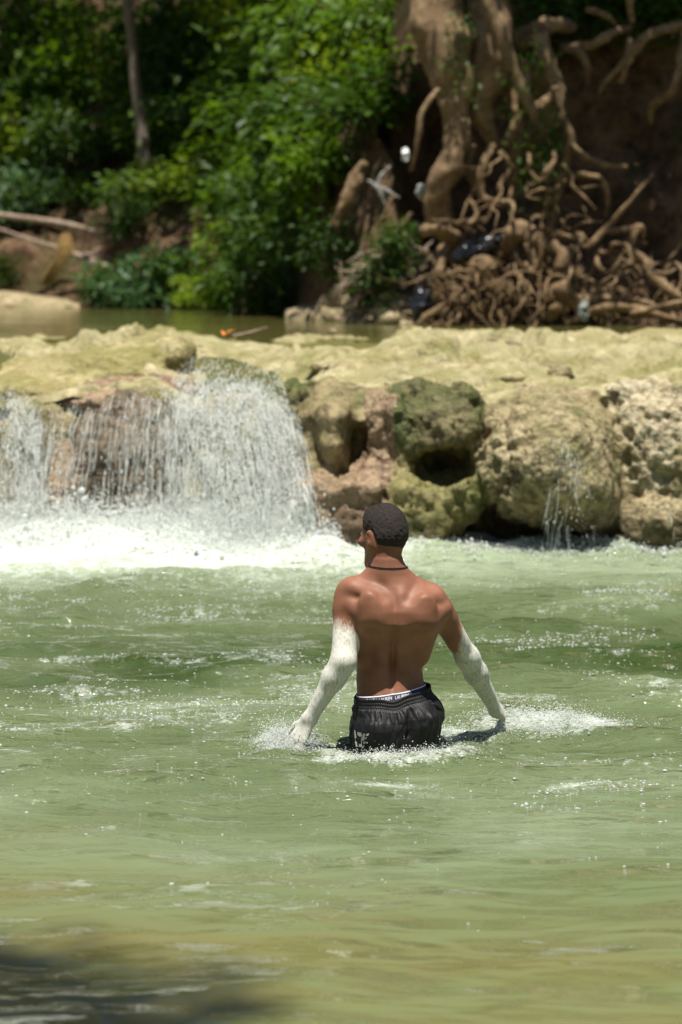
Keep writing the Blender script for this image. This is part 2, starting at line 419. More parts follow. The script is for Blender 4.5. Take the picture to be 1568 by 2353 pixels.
def pool():
    m = NT('still_pool'); p = m.pos()
    c = m.mix(m.ramp(m.noise(m.mapped(p, (.25, 1, 1)), .8, 4), (.35, 0.), (.65, 1.)), (.075, .08, .02), (.16, .14, .045))
    nb = m.bump(m.noise(m.mapped(p, (.35, 1, 1)), 3.2, 4, .55), .35, .04)
    return m.set(Base_Color=c, Roughness=.06, Normal=nb, IOR=1.33)
M['pool'] = pool()
def foam_mat():
    m = NT('white_water'); 
    m.set(Base_Color=(.80, .83, .80), Roughness=.35, Specular_IOR_Level=.5)
    t = m.n('ShaderNodeBsdfTranslucent'); t.inputs[0].default_value = (.95, .97, .95, 1)
    mx = m.n('ShaderNodeMixShader'); mx.inputs[0].default_value = .5
    m.l(m.b.outputs[0], mx.inputs[1]); m.l(t.outputs[0], mx.inputs[2]); m.l(mx.outputs[0], m.out.inputs[0]); return m.m
M['foam'] = foam_mat()
def drop_mat():
    m = NT('water_drop'); m.set(Base_Color=(.8, .84, .8), Roughness=.08, IOR=1.33, Specular_IOR_Level=.8)
    t = m.n('ShaderNodeBsdfTransparent'); mx = m.n('ShaderNodeMixShader'); mx.inputs[0].default_value = .45
    m.l(m.b.outputs[0], mx.inputs[1]); m.l(t.outputs[0], mx.inputs[2]); m.l(mx.outputs[0], m.out.inputs[0]); return m.m
M['drop'] = drop_mat()
def mist_mat():
    m = NT('mist'); m.t.nodes.remove(m.b); v = m.n('ShaderNodeVolumePrincipled')
    v.inputs['Color'].default_value = (.98, .99, .98, 1); v.inputs['Density'].default_value = 0.9; v.inputs['Anisotropy'].default_value = .2
    m.l(v.outputs[0], m.out.inputs['Volume']); return m.m
M['mist'] = mist_mat()
def sheet_mat():
    m = NT('falling_sheet'); uv = m.coord('UV'); den = m.attr('density'); p = m.pos()
    s1 = m.noise(m.mapped(uv, (11, 1.1, 1)), 2.4, 5, .62, .5); s2 = m.noise(m.mapped(uv, (46, 3.4, 1)), 1.7, 6, .7, .7); s3 = m.noise(p, 34, 4, .7)
    v = m.math('ADD', m.math('MULTIPLY', s1, .9), m.math('ADD', m.math('MULTIPLY', s2, 1.0), m.math('MULTIPLY', s3, .9)))
    a = m.ramp(m.math('ADD', m.math('SUBTRACT', v, 1.9), den), (.02, 0.), (.34, .38), (.80, .95))
    bn = m.bump(m.math('ADD', s2, s3), 1.0, .12); va = m.n('ShaderNodeVectorMath', operation='MULTIPLY_ADD'); m.l(bn, va.inputs[0]); va.inputs[1].default_value = (.75, .75, .75); va.inputs[2].default_value = (0, 0, .6)
    vn_ = m.n('ShaderNodeVectorMath', operation='NORMALIZE'); m.l(va.outputs[0], vn_.inputs[0]); up_ = vn_.outputs[0]      # clotted drops face every way, mostly up
    m.set(Base_Color=(.9, .92, .9), Roughness=.5, Normal=up_)
    tl = m.n('ShaderNodeBsdfTranslucent'); tl.inputs[0].default_value = (.92, .95, .92, 1)
    m0 = m.n('ShaderNodeMixShader'); m0.inputs[0].default_value = .35; m.l(m.b.outputs[0], m0.inputs[1]); m.l(tl.outputs[0], m0.inputs[2])
    t = m.n('ShaderNodeBsdfTransparent'); mx = m.n('ShaderNodeMixShader')
    m.l(a, mx.inputs[0]); m.l(t.outputs[0], mx.inputs[1]); m.l(m0.outputs[0], mx.inputs[2]); m.l(mx.outputs[0], m.out.inputs[0]); return m.m
M['sheet'] = sheet_mat()
def skin():
    m = NT('skin'); p = m.pos(); cl = m.attr('clay')
    c = m.mix(m.ramp(m.noise(p, 9, 5, .6), (.35, 0.), (.65, 1.)), (.19, .078, .043), (.275, .12, .07))
    e = m.noise(m.mapped(p, (1.2, 1.2, .45)), 55, 5, .7, .8); e2 = m.noise(m.mapped(p, (1.6, 1.6, .35)), 110, 4, .7)
    k = m.math('ADD', cl, m.math('MULTIPLY', m.math('SUBTRACT', e, .5), .10))
    mask = m.ramp(m.math('ADD', m.math('MULTIPLY', k, 14.), .5), (.2, 0.), (.85, 1.))
    thin = m.noise(m.mapped(p, (1.2, 1.2, .5)), 13, 4, .6, .5)
    mask = m.math('MULTIPLY', mask, m.ramp(m.math('ADD', e2, m.math('MULTIPLY', thin, .55)), (.50, .45), (.76, 1.)))
    clay = m.mix(m.ramp(e2, (.3, 0.), (.55, 1.)), (.50, .49, .42), (.66, .655, .59))
    c2 = m.mix(mask, c, clay)
    m.set(Base_Color=c2, Roughness=m.mix(mask, (.56,)*3, (.92,)*3), Specular_IOR_Level=.38)
    m.b.inputs['Subsurface Weight'].default_value = .06; m.b.inputs['Subsurface Radius'].default_value = (.012, .005, .003)
    nb = m.bump(m.noise(p, 420, 2), .12, .001)
    nb = m.bump(m.math('MULTIPLY', m.math('ADD', e, e2), mask), .4, .004, nb)
    m.l(nb, m.b.inputs['Normal']); return m.m
M['skin'] = skin()
def hairm():
    m = NT('hair'); p = m.pos()
    c = m.mix(m.ramp(m.noise(p, 260, 3, .7), (.35, 0.), (.62, 1.)), (.008, .006, .005), (.05, .035, .027))
    nb = m.bump(m.noise(p, 230, 4, .75), 1.0, .008); nb = m.bump(m.noise(p, 600, 3, .7), .8, .003, nb)
    return m.set(Base_Color=c, Roughness=.65, Normal=nb, Specular_IOR_Level=.35)
M['hair'] = hairm()
def cloth():
    m = NT('black_nylon'); p = m.pos()
    nb = m.bump(m.noise(p, 22, 5, .6, .4), .35, .012); nb = m.bump(m.noise(p, 600, 2), .15, .0006, nb)
    return m.set(Base_Color=(.007, .007, .008), Roughness=.58, Specular_IOR_Level=.35, Normal=nb)
M['cloth'] = cloth()
M['band'] = NT('navy_band').set(Base_Color=(.035, .03, .085), Roughness=.8)
M['white'] = NT('white_thread').set(Base_Color=(.8, .8, .82), Roughness=.7)
M['print'] = NT('grey_print').set(Base_Color=(.4, .4, .37), Roughness=.5)
M['cord'] = NT('black_cord').set(Base_Color=(.012, .01, .01), Roughness=.6)
M['eye'] = NT('eye').set(Base_Color=(.75, .7, .65), Roughness=.15)
M['plastic_black'] = NT('black_plastic').set(Base_Color=(.012, .013, .017), Roughness=.3)
M['plastic_white'] = NT('white_plastic').set(Base_Color=(.78, .8, .8), Roughness=.35)
M['rag'] = NT('grey_rag').set(Base_Color=(.26, .29, .27), Roughness=.8)
# ------------------------------------------------------------------ river bed, pools
POOL = 1.15
def nonuni(a, lo, hi, b, h):
    mid = np.arange(lo, hi+h/2, h); L = []; x = lo; s = h
    while x > a: s *= 1.22; x -= s; L.append(x)
    U = []; x = mid[-1]; s = h
    while x < b: s *= 1.22; x += s; U.append(x)
    return np.array(L[::-1]+list(mid)+U)
xs = nonuni(-16, -2.5, 2.9, 16, .02); ys = nonuni(-10, 5.0, 15.6, 16.3, .02)
WX, WY = np.meshgrid(xs, ys, indexing='ij')
def vx_of(x, y): return x/(vm(1.0)*y)+784           # across, in view units, of a water point
VX = vx_of(WX, WY)
HAND_L = at(676, 1706, 8.66); HAND_R = at(1165, 1662, 9.12); HIP = np.array([.565*0+at(911, 1700, 8.62)[0], 8.62])
def g2(cx, cy, sx, sy): return np.exp(-((WX-cx)/sx)**2-((WY-cy)/sy)**2)
# swell and chop
dist_fall = np.clip(15.1-WY, 0, None)
near = np.exp(-dist_fall/1.3)*sm(.9, -.4, WX)+.35*np.exp(-dist_fall/.8)
amp = 1.0+2.2*near
Z = .018*fbm(p3(WX*.8, WY*1.2, 1.3), 2, 3)+.013*fbm(p3(WX*2.0+.4*WY, WY*3.2, 4.), 2, 9, .4)*amp
# ridged chop
rd = 1-np.abs(fbm(p3(WX*3.4+.6*WY, WY*4.2, 7.), 3, 21)); chopz = sm(-.5, .7, fbm(p3(WX*.55, WY*.5, 2.), 2, 31)+.25)
midchop = sm(6.2, 8.8, WY)
Z += .015*(np.exp(1.1*fbm(p3(WX*2.6+.8*WY, WY*6.4, 7.), 2, 22, .35))-1)*(.25+.75*chopz)*(.3+.7*midchop)*amp
rd2 = 1-np.abs(fbm(p3(WX*9+.8*WY, WY*10, 3.), 2, 41)); Z += .0060*(np.exp(1.2*fbm(p3(WX*5.5+1.2*WY, WY*12, 3.), 2, 42, .35))-1)*(.15+.85*chopz)*midchop*amp
# mounds of white water under the fall
Z += near*.12*(1+fbm(p3(WX*2.2, WY*3.5, 5.), 4, 51))*sm(15.6, 14.9, WY+0*WX)
# wake of the wading body
wk = g2(HIP[0], HIP[1], .34, .30); ring = np.exp(-((np.hypot(WX-HIP[0], (WY-HIP[1])*1.1)-.27)/.07)**2)
Z += .022*ring*(1+.8*fbm(p3(WX*9, WY*9, .5), 2, 61))
hl = g2(HAND_L[0]-.03, HAND_L[1]+.02, .12, .15); hr = g2(HAND_R[0]+.10, HAND_R[1], .24, .16)
Z += (.035*hl+.022*hr)*(1+.9*fbm(p3(WX*14, WY*14, .5), 3, 71))
Z += .012*g2(.42, 9.1, .9, .12)-.008*g2(.4, 8.7, .6, .2)
# foam / bubbles and painted reflection bands / bed
fn = fbm(p3(WX*.9, WY*1.5, 3.), 4, 81)
foam = (.46*sm(11.6, 13.6, WY+.5*fn)+.62*sm(13.3, 14.7, WY+.45*fn+.2*sm(-.1, -1.6, WX)))*sm(.95, -.1, WX+.3*fn)
foam = np.maximum(foam, 1.0*sm(14.35, 14.75, WY+.25*fn)*sm(1.55, .9, WX))
foam = np.maximum(foam, .75*sm(14.5, 14.9, WY+.3*fn))
strk = sm(.15, .75, fbm(p3(WX*.8+.2*WY, WY*2.2, 9.), 3, 91))
foam = np.maximum(foam, .62*strk*sm(10.9, 12.6, WY)*sm(.3, -.8, WX))
foam = np.maximum(foam, .36*sm(.25, .8, fbm(p3(WX*1.7, WY*3.2, 4.), 3, 92))*sm(7.2, 9, WY)*sm(14, 11.5, WY))
foam = np.maximum(foam, 1.0*hl); foam = np.maximum(foam, .80*g2(HAND_R[0]+.16, HAND_R[1]-.08, .30, .14)*(1+.5*fbm(p3(WX*6, WY*7, 3.), 2, 96)))
foam = np.maximum(foam, .72*g2(HAND_R[0]-.28, HAND_R[1]-.2, .2, .12))
foam = np.maximum(foam, .62*ring*sm(.2, -.25, WY-HIP[1]-.1)); foam = np.maximum(foam, .66*g2(HIP[0]-.12, 8.42, .36, .07))
foam = np.maximum(foam, .62*g2(.17, 8.05, .16, .10)); foam = np.maximum(foam, .58*g2(.82, 8.0, .14, .07))  # two patches of sun glints, painted white through the foam mask
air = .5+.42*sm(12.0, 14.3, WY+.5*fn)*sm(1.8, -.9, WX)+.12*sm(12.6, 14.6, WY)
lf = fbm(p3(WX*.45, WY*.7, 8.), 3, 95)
air = air-.72*np.exp(-np.abs((WY-10.75-.35*WX*(WX < 0)*.6+.55*fn)/.95)**2)*(.8+.8*lf)  # dark reflection band with less glitter, painted into the water colour
air = air+.10*np.exp(-((WY-7.7+.2*fn)/1.1)**2)-.16*sm(.4, 1.6, WX)*np.exp(-((WY-8.7+.3*fn)/.6)**2)  # lighter and darker bands of the surface look, painted in as well
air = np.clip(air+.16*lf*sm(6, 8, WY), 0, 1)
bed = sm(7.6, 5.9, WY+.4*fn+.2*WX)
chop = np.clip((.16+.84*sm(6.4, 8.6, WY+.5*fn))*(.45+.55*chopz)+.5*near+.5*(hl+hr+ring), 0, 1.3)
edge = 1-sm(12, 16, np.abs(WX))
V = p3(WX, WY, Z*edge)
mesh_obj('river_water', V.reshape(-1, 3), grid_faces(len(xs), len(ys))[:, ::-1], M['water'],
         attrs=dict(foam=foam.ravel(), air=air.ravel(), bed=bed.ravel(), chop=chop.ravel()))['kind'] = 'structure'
def water_z(x, y):
    i = np.clip(np.searchsorted(xs, x), 0, len(xs)-1); j = np.clip(np.searchsorted(ys, y), 0, len(ys)-1); return Z[i, j]
def foam_at(x, y):
    i = np.clip(np.searchsorted(xs, x), 0, len(xs)-1); j = np.clip(np.searchsorted(ys, y), 0, len(ys)-1); return foam[i, j], chop[i, j]
gx = np.linspace(-16, 16, 60); gy = np.linspace(-10, 16.2, 60); GX, GY = np.meshgrid(gx, gy, indexing='ij')
GZ = -.86+.06*fbm(p3(GX, GY, 0), 3, 5)*(np.hypot(GX-HIP[0], GY-HIP[1]) > .6)
mesh_obj('river_bed', p3(GX, GY, GZ).reshape(-1, 3), grid_faces(60, 60)[:, ::-1], M['bar'])['kind'] = 'structure'
# near bank behind the camera (the trees that shade the near water stand on it)
gx = np.linspace(-40, 40, 81); gy = np.linspace(-40, 1.5, 60); GX, GY = np.meshgrid(gx, gy, indexing='ij')
GZ = -.95+1.35*sm(1.4, -1.2, GY+.4*fbm(p3(GX*.3, GY*.3, 0), 3, 6))+.12*np.clip(-GY-2, 0, 30)+.06*fbm(p3(GX, GY, 0), 3, 7)
mesh_obj('near_bank', p3(GX, GY, np.minimum(GZ, .1+.12*np.clip(-GY, 0, 40))).reshape(-1, 3), grid_faces(81, 60)[:, ::-1], M['earth'])['kind'] = 'structure'

# upper pool above the ledge

# ------------------------------------------------------------------ rock ledge (the travertine barrier)
LX = nonuni(-14, -2.7, 2.9, 14, .022)
LY = np.concatenate([np.linspace(15.15, 15.6, 26), np.arange(15.62, 21.6, .03), np.linspace(21.8, 24, 12)])
AX, AY = np.meshgrid(LX, LY, indexing='ij')
lv = vx_of(AX, AY)
h = np.interp(AY, [15.1, 15.5, 16.5, 18, 20, 20.8, 21.6, 24], [.84, .915, .99, 1.08, 1.165, 1.15, 1.04, .7])
chan = np.exp(-((lv-(545+30*np.sin(AY*1.3)))/(120+25*np.sin(AY*2)))**2)*sm(21.2, 19.0, AY)
h = h-.15*chan*sm(18.4, 16.2, AY)
h -= .10*np.exp(-((lv+60)/150)**2)*sm(17.2, 15.8, AY)
warp = fbm(p3(AX*1.1, AY*.8, 2), 3, 13)
rid = 1-np.abs(fbm(p3(AX*1.0+.3*warp, AY*.9+.4*warp, 5), 4, 15))
h += (.13*(rid**2-.55)+.05*fbm(p3(AX*1.8, AY*1.3, 1), 4, 17))*sm(21.5, 19.5, AY)*(1-.55*chan)*sm(15.1, 15.7, AY)
stp = fbm(p3(AX*.7, AY*1.1, 8), 3, 19); h += .06*sm(-.02, .04, stp)*sm(20.5, 18.5, AY)*(1-chan)
def worley(x, y, seed):
    ix, iy = np.floor(x).astype(int), np.floor(y).astype(int); d1 = np.full(x.shape, 9.); d2 = d1.copy(); idv = np.zeros(x.shape)
    for a in (-1, 0, 1):
        for b in (-1, 0, 1):
            z0 = np.zeros_like(ix); cx_, cy_ = ix+a, iy+b; px = cx_+.5+.48*_h(cx_, cy_, z0, seed); py = cy_+.5+.48*_h(cx_, cy_, z0+1, seed); d = np.hypot(x-px, y-py); v = _h(cx_, cy_, z0+2, seed)
            n1 = d < d1; d2 = np.where(n1, d1, np.minimum(d2, d)); idv = np.where(n1, v, idv); d1 = np.where(n1, d, d1)
    return d2-d1, idv
we, wi = worley(AX*1.25+.45*warp, AY*.95+.5*fbm(p3(AX*1.3, AY, 4), 3, 14), 77)
h += (.035*wi-.07*np.exp(-(we/.085)**2)*sm(-.35, .25, fbm(p3(AX*.9, AY*.9, 9), 2, 78)))*sm(20.4, 19.2, AY)*(1-chan)*sm(15.2, 15.6, AY)
tt_ = (AY+.55*warp+.18*fbm(p3(AX*2.2, AY*1.6, 6), 3, 26))*1.55; fr = tt_-np.floor(tt_)
h += .075*(sm(0, .16, fr)-fr)*sm(20.6, 19.0, AY)*(1-chan)*(.45+.55*sm(-.3, .3, fbm(p3(AX*.8, AY*.6, 3), 2, 27)))
h += .03*fbm(p3(AX*5, AY*4, 1), 4, 23, .6)*(1-.5*chan)
h = np.where(AY < 15.3, h-1.3*sm(15.32, 15.15, AY)-.1, h)
hs = mesh_obj('rock_ledge', p3(AX, AY+.12*sm(15.5, 15.2, AY)*fbm(p3(AX*3, AY*0, h*3), 3, 24), h).reshape(-1, 3), grid_faces(len(LX), len(LY))[:, ::-1], M['ledge']); hs['kind'] = 'structure'
# upper pool: flat behind the ledge, a thin film where it spills through the channels
gx = nonuni(-30, -3, 3, 30, .05); gy = np.concatenate([np.arange(15.3, 21.5, .04), np.linspace(21.6, 26, 30), np.linspace(26.6, 62, 60)]); GX, GY = np.meshgrid(gx, gy, indexing='ij')
ii = np.clip(np.searchsorted(LX, GX), 0, len(LX)-1); jj = np.clip(np.searchsorted(LY, GY), 0, len(LY)-1); hh = h[ii, jj]; cc = chan[ii, jj]
cc = np.maximum(cc, .9*np.exp(-((vx_of(GX, GY)+60)/150)**2)*sm(18.5, 17, GY))
film = hh+.016*sm(.5, .9, cc)-.06*(1-sm(.4, .75, cc))-.03*sm(17.6, 18.6, GY)+.006*fbm(p3(GX*5, GY*5, 1), 3, 9)
kk = sm(19.6, 20.3, GY)
PZ = np.where(GY < 20.3, film*(1-kk)+np.maximum(film, POOL)*kk, POOL)+.003*fbm(p3(GX*1.2, GY*2, 0), 3, 8)
PZ = np.maximum(PZ, np.where(GY > 19.3, POOL-.004, -9))
mesh_obj('upper_pool', p3(GX, GY, PZ).reshape(-1, 3), grid_faces(len(gx), len(gy))[:, ::-1], M['pool'])['kind'] = 'structure'
def ledge_z(x, y):
    i = np.clip(np.searchsorted(LX, x), 0, len(LX)-1); j = np.clip(np.searchsorted(LY, y), 0, len(LY)-1); return h[i, j]

# ------------------------------------------------------------------ boulders, each a thing of its own
FRONT = []          # fields of the rocks the fall runs over
def boulder(mat, label, prims, rough_to=None, hres=.022, namp=.05, nfreq=2.6, pitamp=.012, seed=0, keep=False):
    """prims: ('e', vx, vy, Y, rvx, rvy, ry[, k]) ellipsoid / ('b', ..., rot) rounded block / leading '-' cuts"""
    B = []
    for p in prims:
        c = at(p[1], p[2], p[3]); s = vm(p[3]); B.append((p[0], c, np.array([p[4]*s, p[6], p[5]*s]), p[7] if len(p) > 7 else 0))
    add = [b for b in B if b[0][0] != '-']
    lo = np.min([b[1]-b[2] for b in add], 0)-.15; hi = np.max([b[1]+b[2] for b in add], 0)+.15
    lo[2] = max(lo[2], -.4)
    f = Field(lo, hi, hres)
    for t, c, r, e in B:
        if t[-1] == 'e': f.ell(c, r, .10, sub=t[0] == '-')
        else: f.rbox(c, r, min(r)*.45, .10, sub=t[0] == '-', rot=e)
    P = p3(f.ax[0][:, None, None], f.ax[1][None, :, None], f.ax[2][None, None, :])
    if np.ndim(nfreq) == 0: nfreq = nfreq*np.array([1.1, 1.1, .75])
    m = np.abs(f.f) < .14
    Q = P[m]
    f.f[m] += namp*(.8*fbm(Q*nfreq, 4, 100+seed, .55)+.45*fbm(Q*np.array([5.5, 5.5, .9])+fbm(Q*2, 2, 9)[:, None]*.5, 3, 150+seed))
    # rounded steps, as in travertine
    V, q = f.mesh(1)
    N = normals(V, q)
    pit = fbm(V*17, 3, 200+seed, .6); pit2 = np.abs(fbm(V*30, 2, 300+seed))
    pa = pitamp if rough_to is None else pitamp*(.2+.8*sm(rough_to, rough_to-110, vx_of(V[:, 0], V[:, 1])+60*fbm(V*3, 2, 5)))
    V = V+N*(pa*(pit-.8*sm(.1, .5, -pit)+.5*pit2))[:, None]
    o = mesh_obj('boulder', V, q, mat)
    tag(o, label, 'boulder', 'boulders of the rock ledge')
    if keep: FRONT.append(f)
    return o
def face(name, mat, prims, hres, namp, seed, nf=(3.2, 3.2, 1.8)):
    o = boulder(mat, 'x', prims, hres=hres, namp=namp, seed=seed, nfreq=np.array(nf), pitamp=.012)
    for k in ('label', 'category', 'group'): del o[k]
    o.name = name; o.parent = hs; return o
face('rock_face', M['smooth'], [('b', 700+240*k, 1110, 15.68, 150, 190, .46) for k in list(range(-6, 0))+list(range(4, 10))], .035, .10, 61)
FUSE = []
def fuse(mat, label, prims, rough_to=None, hres=0, namp=.05, nfreq=0, pitamp=.012, seed=0, keep=False): FUSE.append((mat, label, prims, rough_to, namp, pitamp))
fuse(M['smooth'], '@rock_face', [('b', 560+200*k, 1110, 15.66, 140, 180, .46) for k in range(7)], namp=.09)
fuse(M['ledge'], '@rock_lip', [('e', 790, 930, 15.62, 120, 20, .5), ('e', 940, 926, 15.55, 130, 20, .5), ('e', 1100, 922, 15.55, 140, 22, .5), ('e', 1250, 922, 15.55, 130, 24, .5), ('e', 1400, 912, 15.65, 140, 28, .5), ('e', 1560, 905, 15.7, 160, 30, .5)], namp=.05, pitamp=.008)
boulder(M['slab'], 'flat mossy yellow-green slab at the left top of the fall',
        [('e', 190, 872, 16.7, 215, 58, .75), ('e', 330, 822, 17.2, 118, 42, .6), ('e', 60, 900, 16.1, 70, 42, .45), ('e', 150, 905, 16.0, 60, 36, .4), ('e', 395, 818, 17.0, 50, 34, .4)], namp=.035, nfreq=4, pitamp=.008, seed=1)
boulder(M['ledge'], 'small grey-topped rock behind the mossy slab at the left edge',
        [('e', 30, 815, 18.6, 105, 34, .5), ('e', -60, 820, 18.4, 80, 40, .5)], hres=.03, namp=.03, seed=2)
boulder(M['wet'], 'dark wet domed boulder behind the streaks of the main fall',
        [('e', 285, 1080, 15.42, 135, 190, .5), ('e', 290, 950, 15.6, 112, 70, .42), ('e', 165, 1130, 15.3, 70, 110, .35), ('e', 330, 1160, 15.3, 90, 100, .4), ('e', 210, 1000, 15.55, 80, 90, .4)], namp=.06, seed=3, keep=True)
boulder(M['pink'], 'tan wet lip of rock between the mossy slab and the dark dome',
        [('e', 265, 915, 15.8, 185, 40, .55), ('e', 140, 935, 15.75, 60, 30, .4), ('e', 380, 900, 15.9, 90, 26, .5)], namp=.03, pitamp=.005, seed=23, keep=False)
boulder(M['pink'], 'low tan rock under the left foot of the main fall',
        [('e', 140, 1150, 15.05, 52, 75, .3), ('e', 150, 1080, 15.2, 40, 70, .3)], namp=.04, seed=4, pitamp=.016)
fuse(M['wet'], 'brown rock in the spray right of the main fall',
        [('e', 660, 1110, 15.35, 62, 75, .35), ('e', 700, 1090, 15.25, 30, 48, .3), ('e', 560, 1080, 15.7, 130, 160, .4)], namp=.05, seed=5)
fuse(M['darkmoss'], 'dark mossy shaded rock edging the right of the main fall',
        [('e', 678, 965, 15.5, 54, 82, .36), ('e', 662, 1015, 15.45, 42, 60, .32), ('e', 700, 930, 15.55, 44, 44, .3)], namp=.055, pitamp=.02, seed=6)
fuse(M['smooth'], 'tall smooth column of rock with a green left flank',
        [('e', 768, 1005, 15.2, 54, 120, .48), ('e', 770, 945, 15.3, 74, 46, .5), ('e', 742, 1080, 15.2, 36, 48, .3), ('e', 850, 958, 15.45, 110, 30, .55)], namp=.035, pitamp=.006, seed=7)
fuse(M['pink'], 'short pale block with water trickling down its face',
        [('b', 868, 1010, 15.2, 50, 84, .34, .1), ('e', 868, 950, 15.28, 60, 34, .38)], namp=.03, pitamp=.01, seed=8)
fuse(M['pink'], 'low pinkish boulder at the waterline behind the man\'s head',
        [('b', 806, 1170, 15.0, 96, 98, .45, -.15), ('e', 745, 1200, 14.95, 60, 60, .34), ('e', 840, 1112, 15.05, 66, 48, .36), ('e', 800, 1240, 15.0, 110, 30, .4)], namp=.05, pitamp=.014, seed=9)
fuse(M['mossrock'], 'green and yellow streaked block right of the man\'s head',
        [('b', 960, 1185, 14.98, 86, 104, .45, .2), ('e', 1035, 1165, 14.95, 74, 84, .4), ('e', 1050, 1120, 14.98, 62, 38, .36), ('e', 905, 1112, 15.05, 40, 36, .34), ('e', 1000, 1240, 15.0, 110, 34, .4)], namp=.05, pitamp=.012, seed=10)
fuse(M['darkmoss'], 'mossy green overhanging boulder with a dark hollow under it',
        [('e', 950, 1005, 15.25, 76, 98, .48), ('e', 1024, 990, 15.2, 100, 80, .48), ('e', 1045, 1070, 15.38, 96, 56, .42), ('e', 985, 945, 15.35, 140, 34, .55), ('-e', 1020, 1078, 14.72, 74, 46, .40)], namp=.06, pitamp=.013, seed=11)
fuse(M['tufa'], 'largest bulging boulder with a rough pitted face and a thin trickle',
        [('e', 1258, 1050, 15.2, 180, 148, .78), ('e', 1330, 1120, 15.05, 106, 104, .62), ('e', 1180, 1085, 15.1, 104, 92, .5), ('e', 1270, 1150, 15.1, 150, 60, .58), ('e', 1210, 962, 15.5, 190, 40, .7), ('-e', 1225, 1270, 14.62, 200, 66, .5)], hres=.02, namp=.05, pitamp=.022, rough_to=1290)
fuse(M['smooth'], 'brown fin of rock along the top right of the big bulge',
        [('e', 1338, 950, 15.4, 30, 52, .4), ('e', 1368, 1005, 15.28, 28, 62, .3)], namp=.03, pitamp=.008, seed=13)
fuse(M['tufa_bright'], 'pale rough rock wall at the right edge of the photo',
        [('e', 1480, 1015, 15.35, 122, 132, .58), ('e', 1590, 985, 15.45, 120, 100, .55), ('e', 1540, 1090, 15.3, 130, 80, .5), ('e', 1430, 1090, 15.3, 62, 90, .45), ('e', 1500, 950, 15.55, 170, 40, .6)], hres=.02, namp=.05, pitamp=.018, seed=14)
fuse(M['tufa'], 'rounded dark-bottomed boulder at the waterline far right',
        [('e', 1500, 1185, 15.1, 96, 74, .46), ('e', 1610, 1180, 15.1, 80, 80, .46), ('e', 1540, 1240, 15.25, 120, 34, .4)], namp=.035, pitamp=.012, seed=15)
fuse(M['smooth'], 'smooth tan knob cut by the right edge of the photo',
        [('e', 1592, 1065, 15.0, 58, 72, .36)], namp=.03, seed=16)
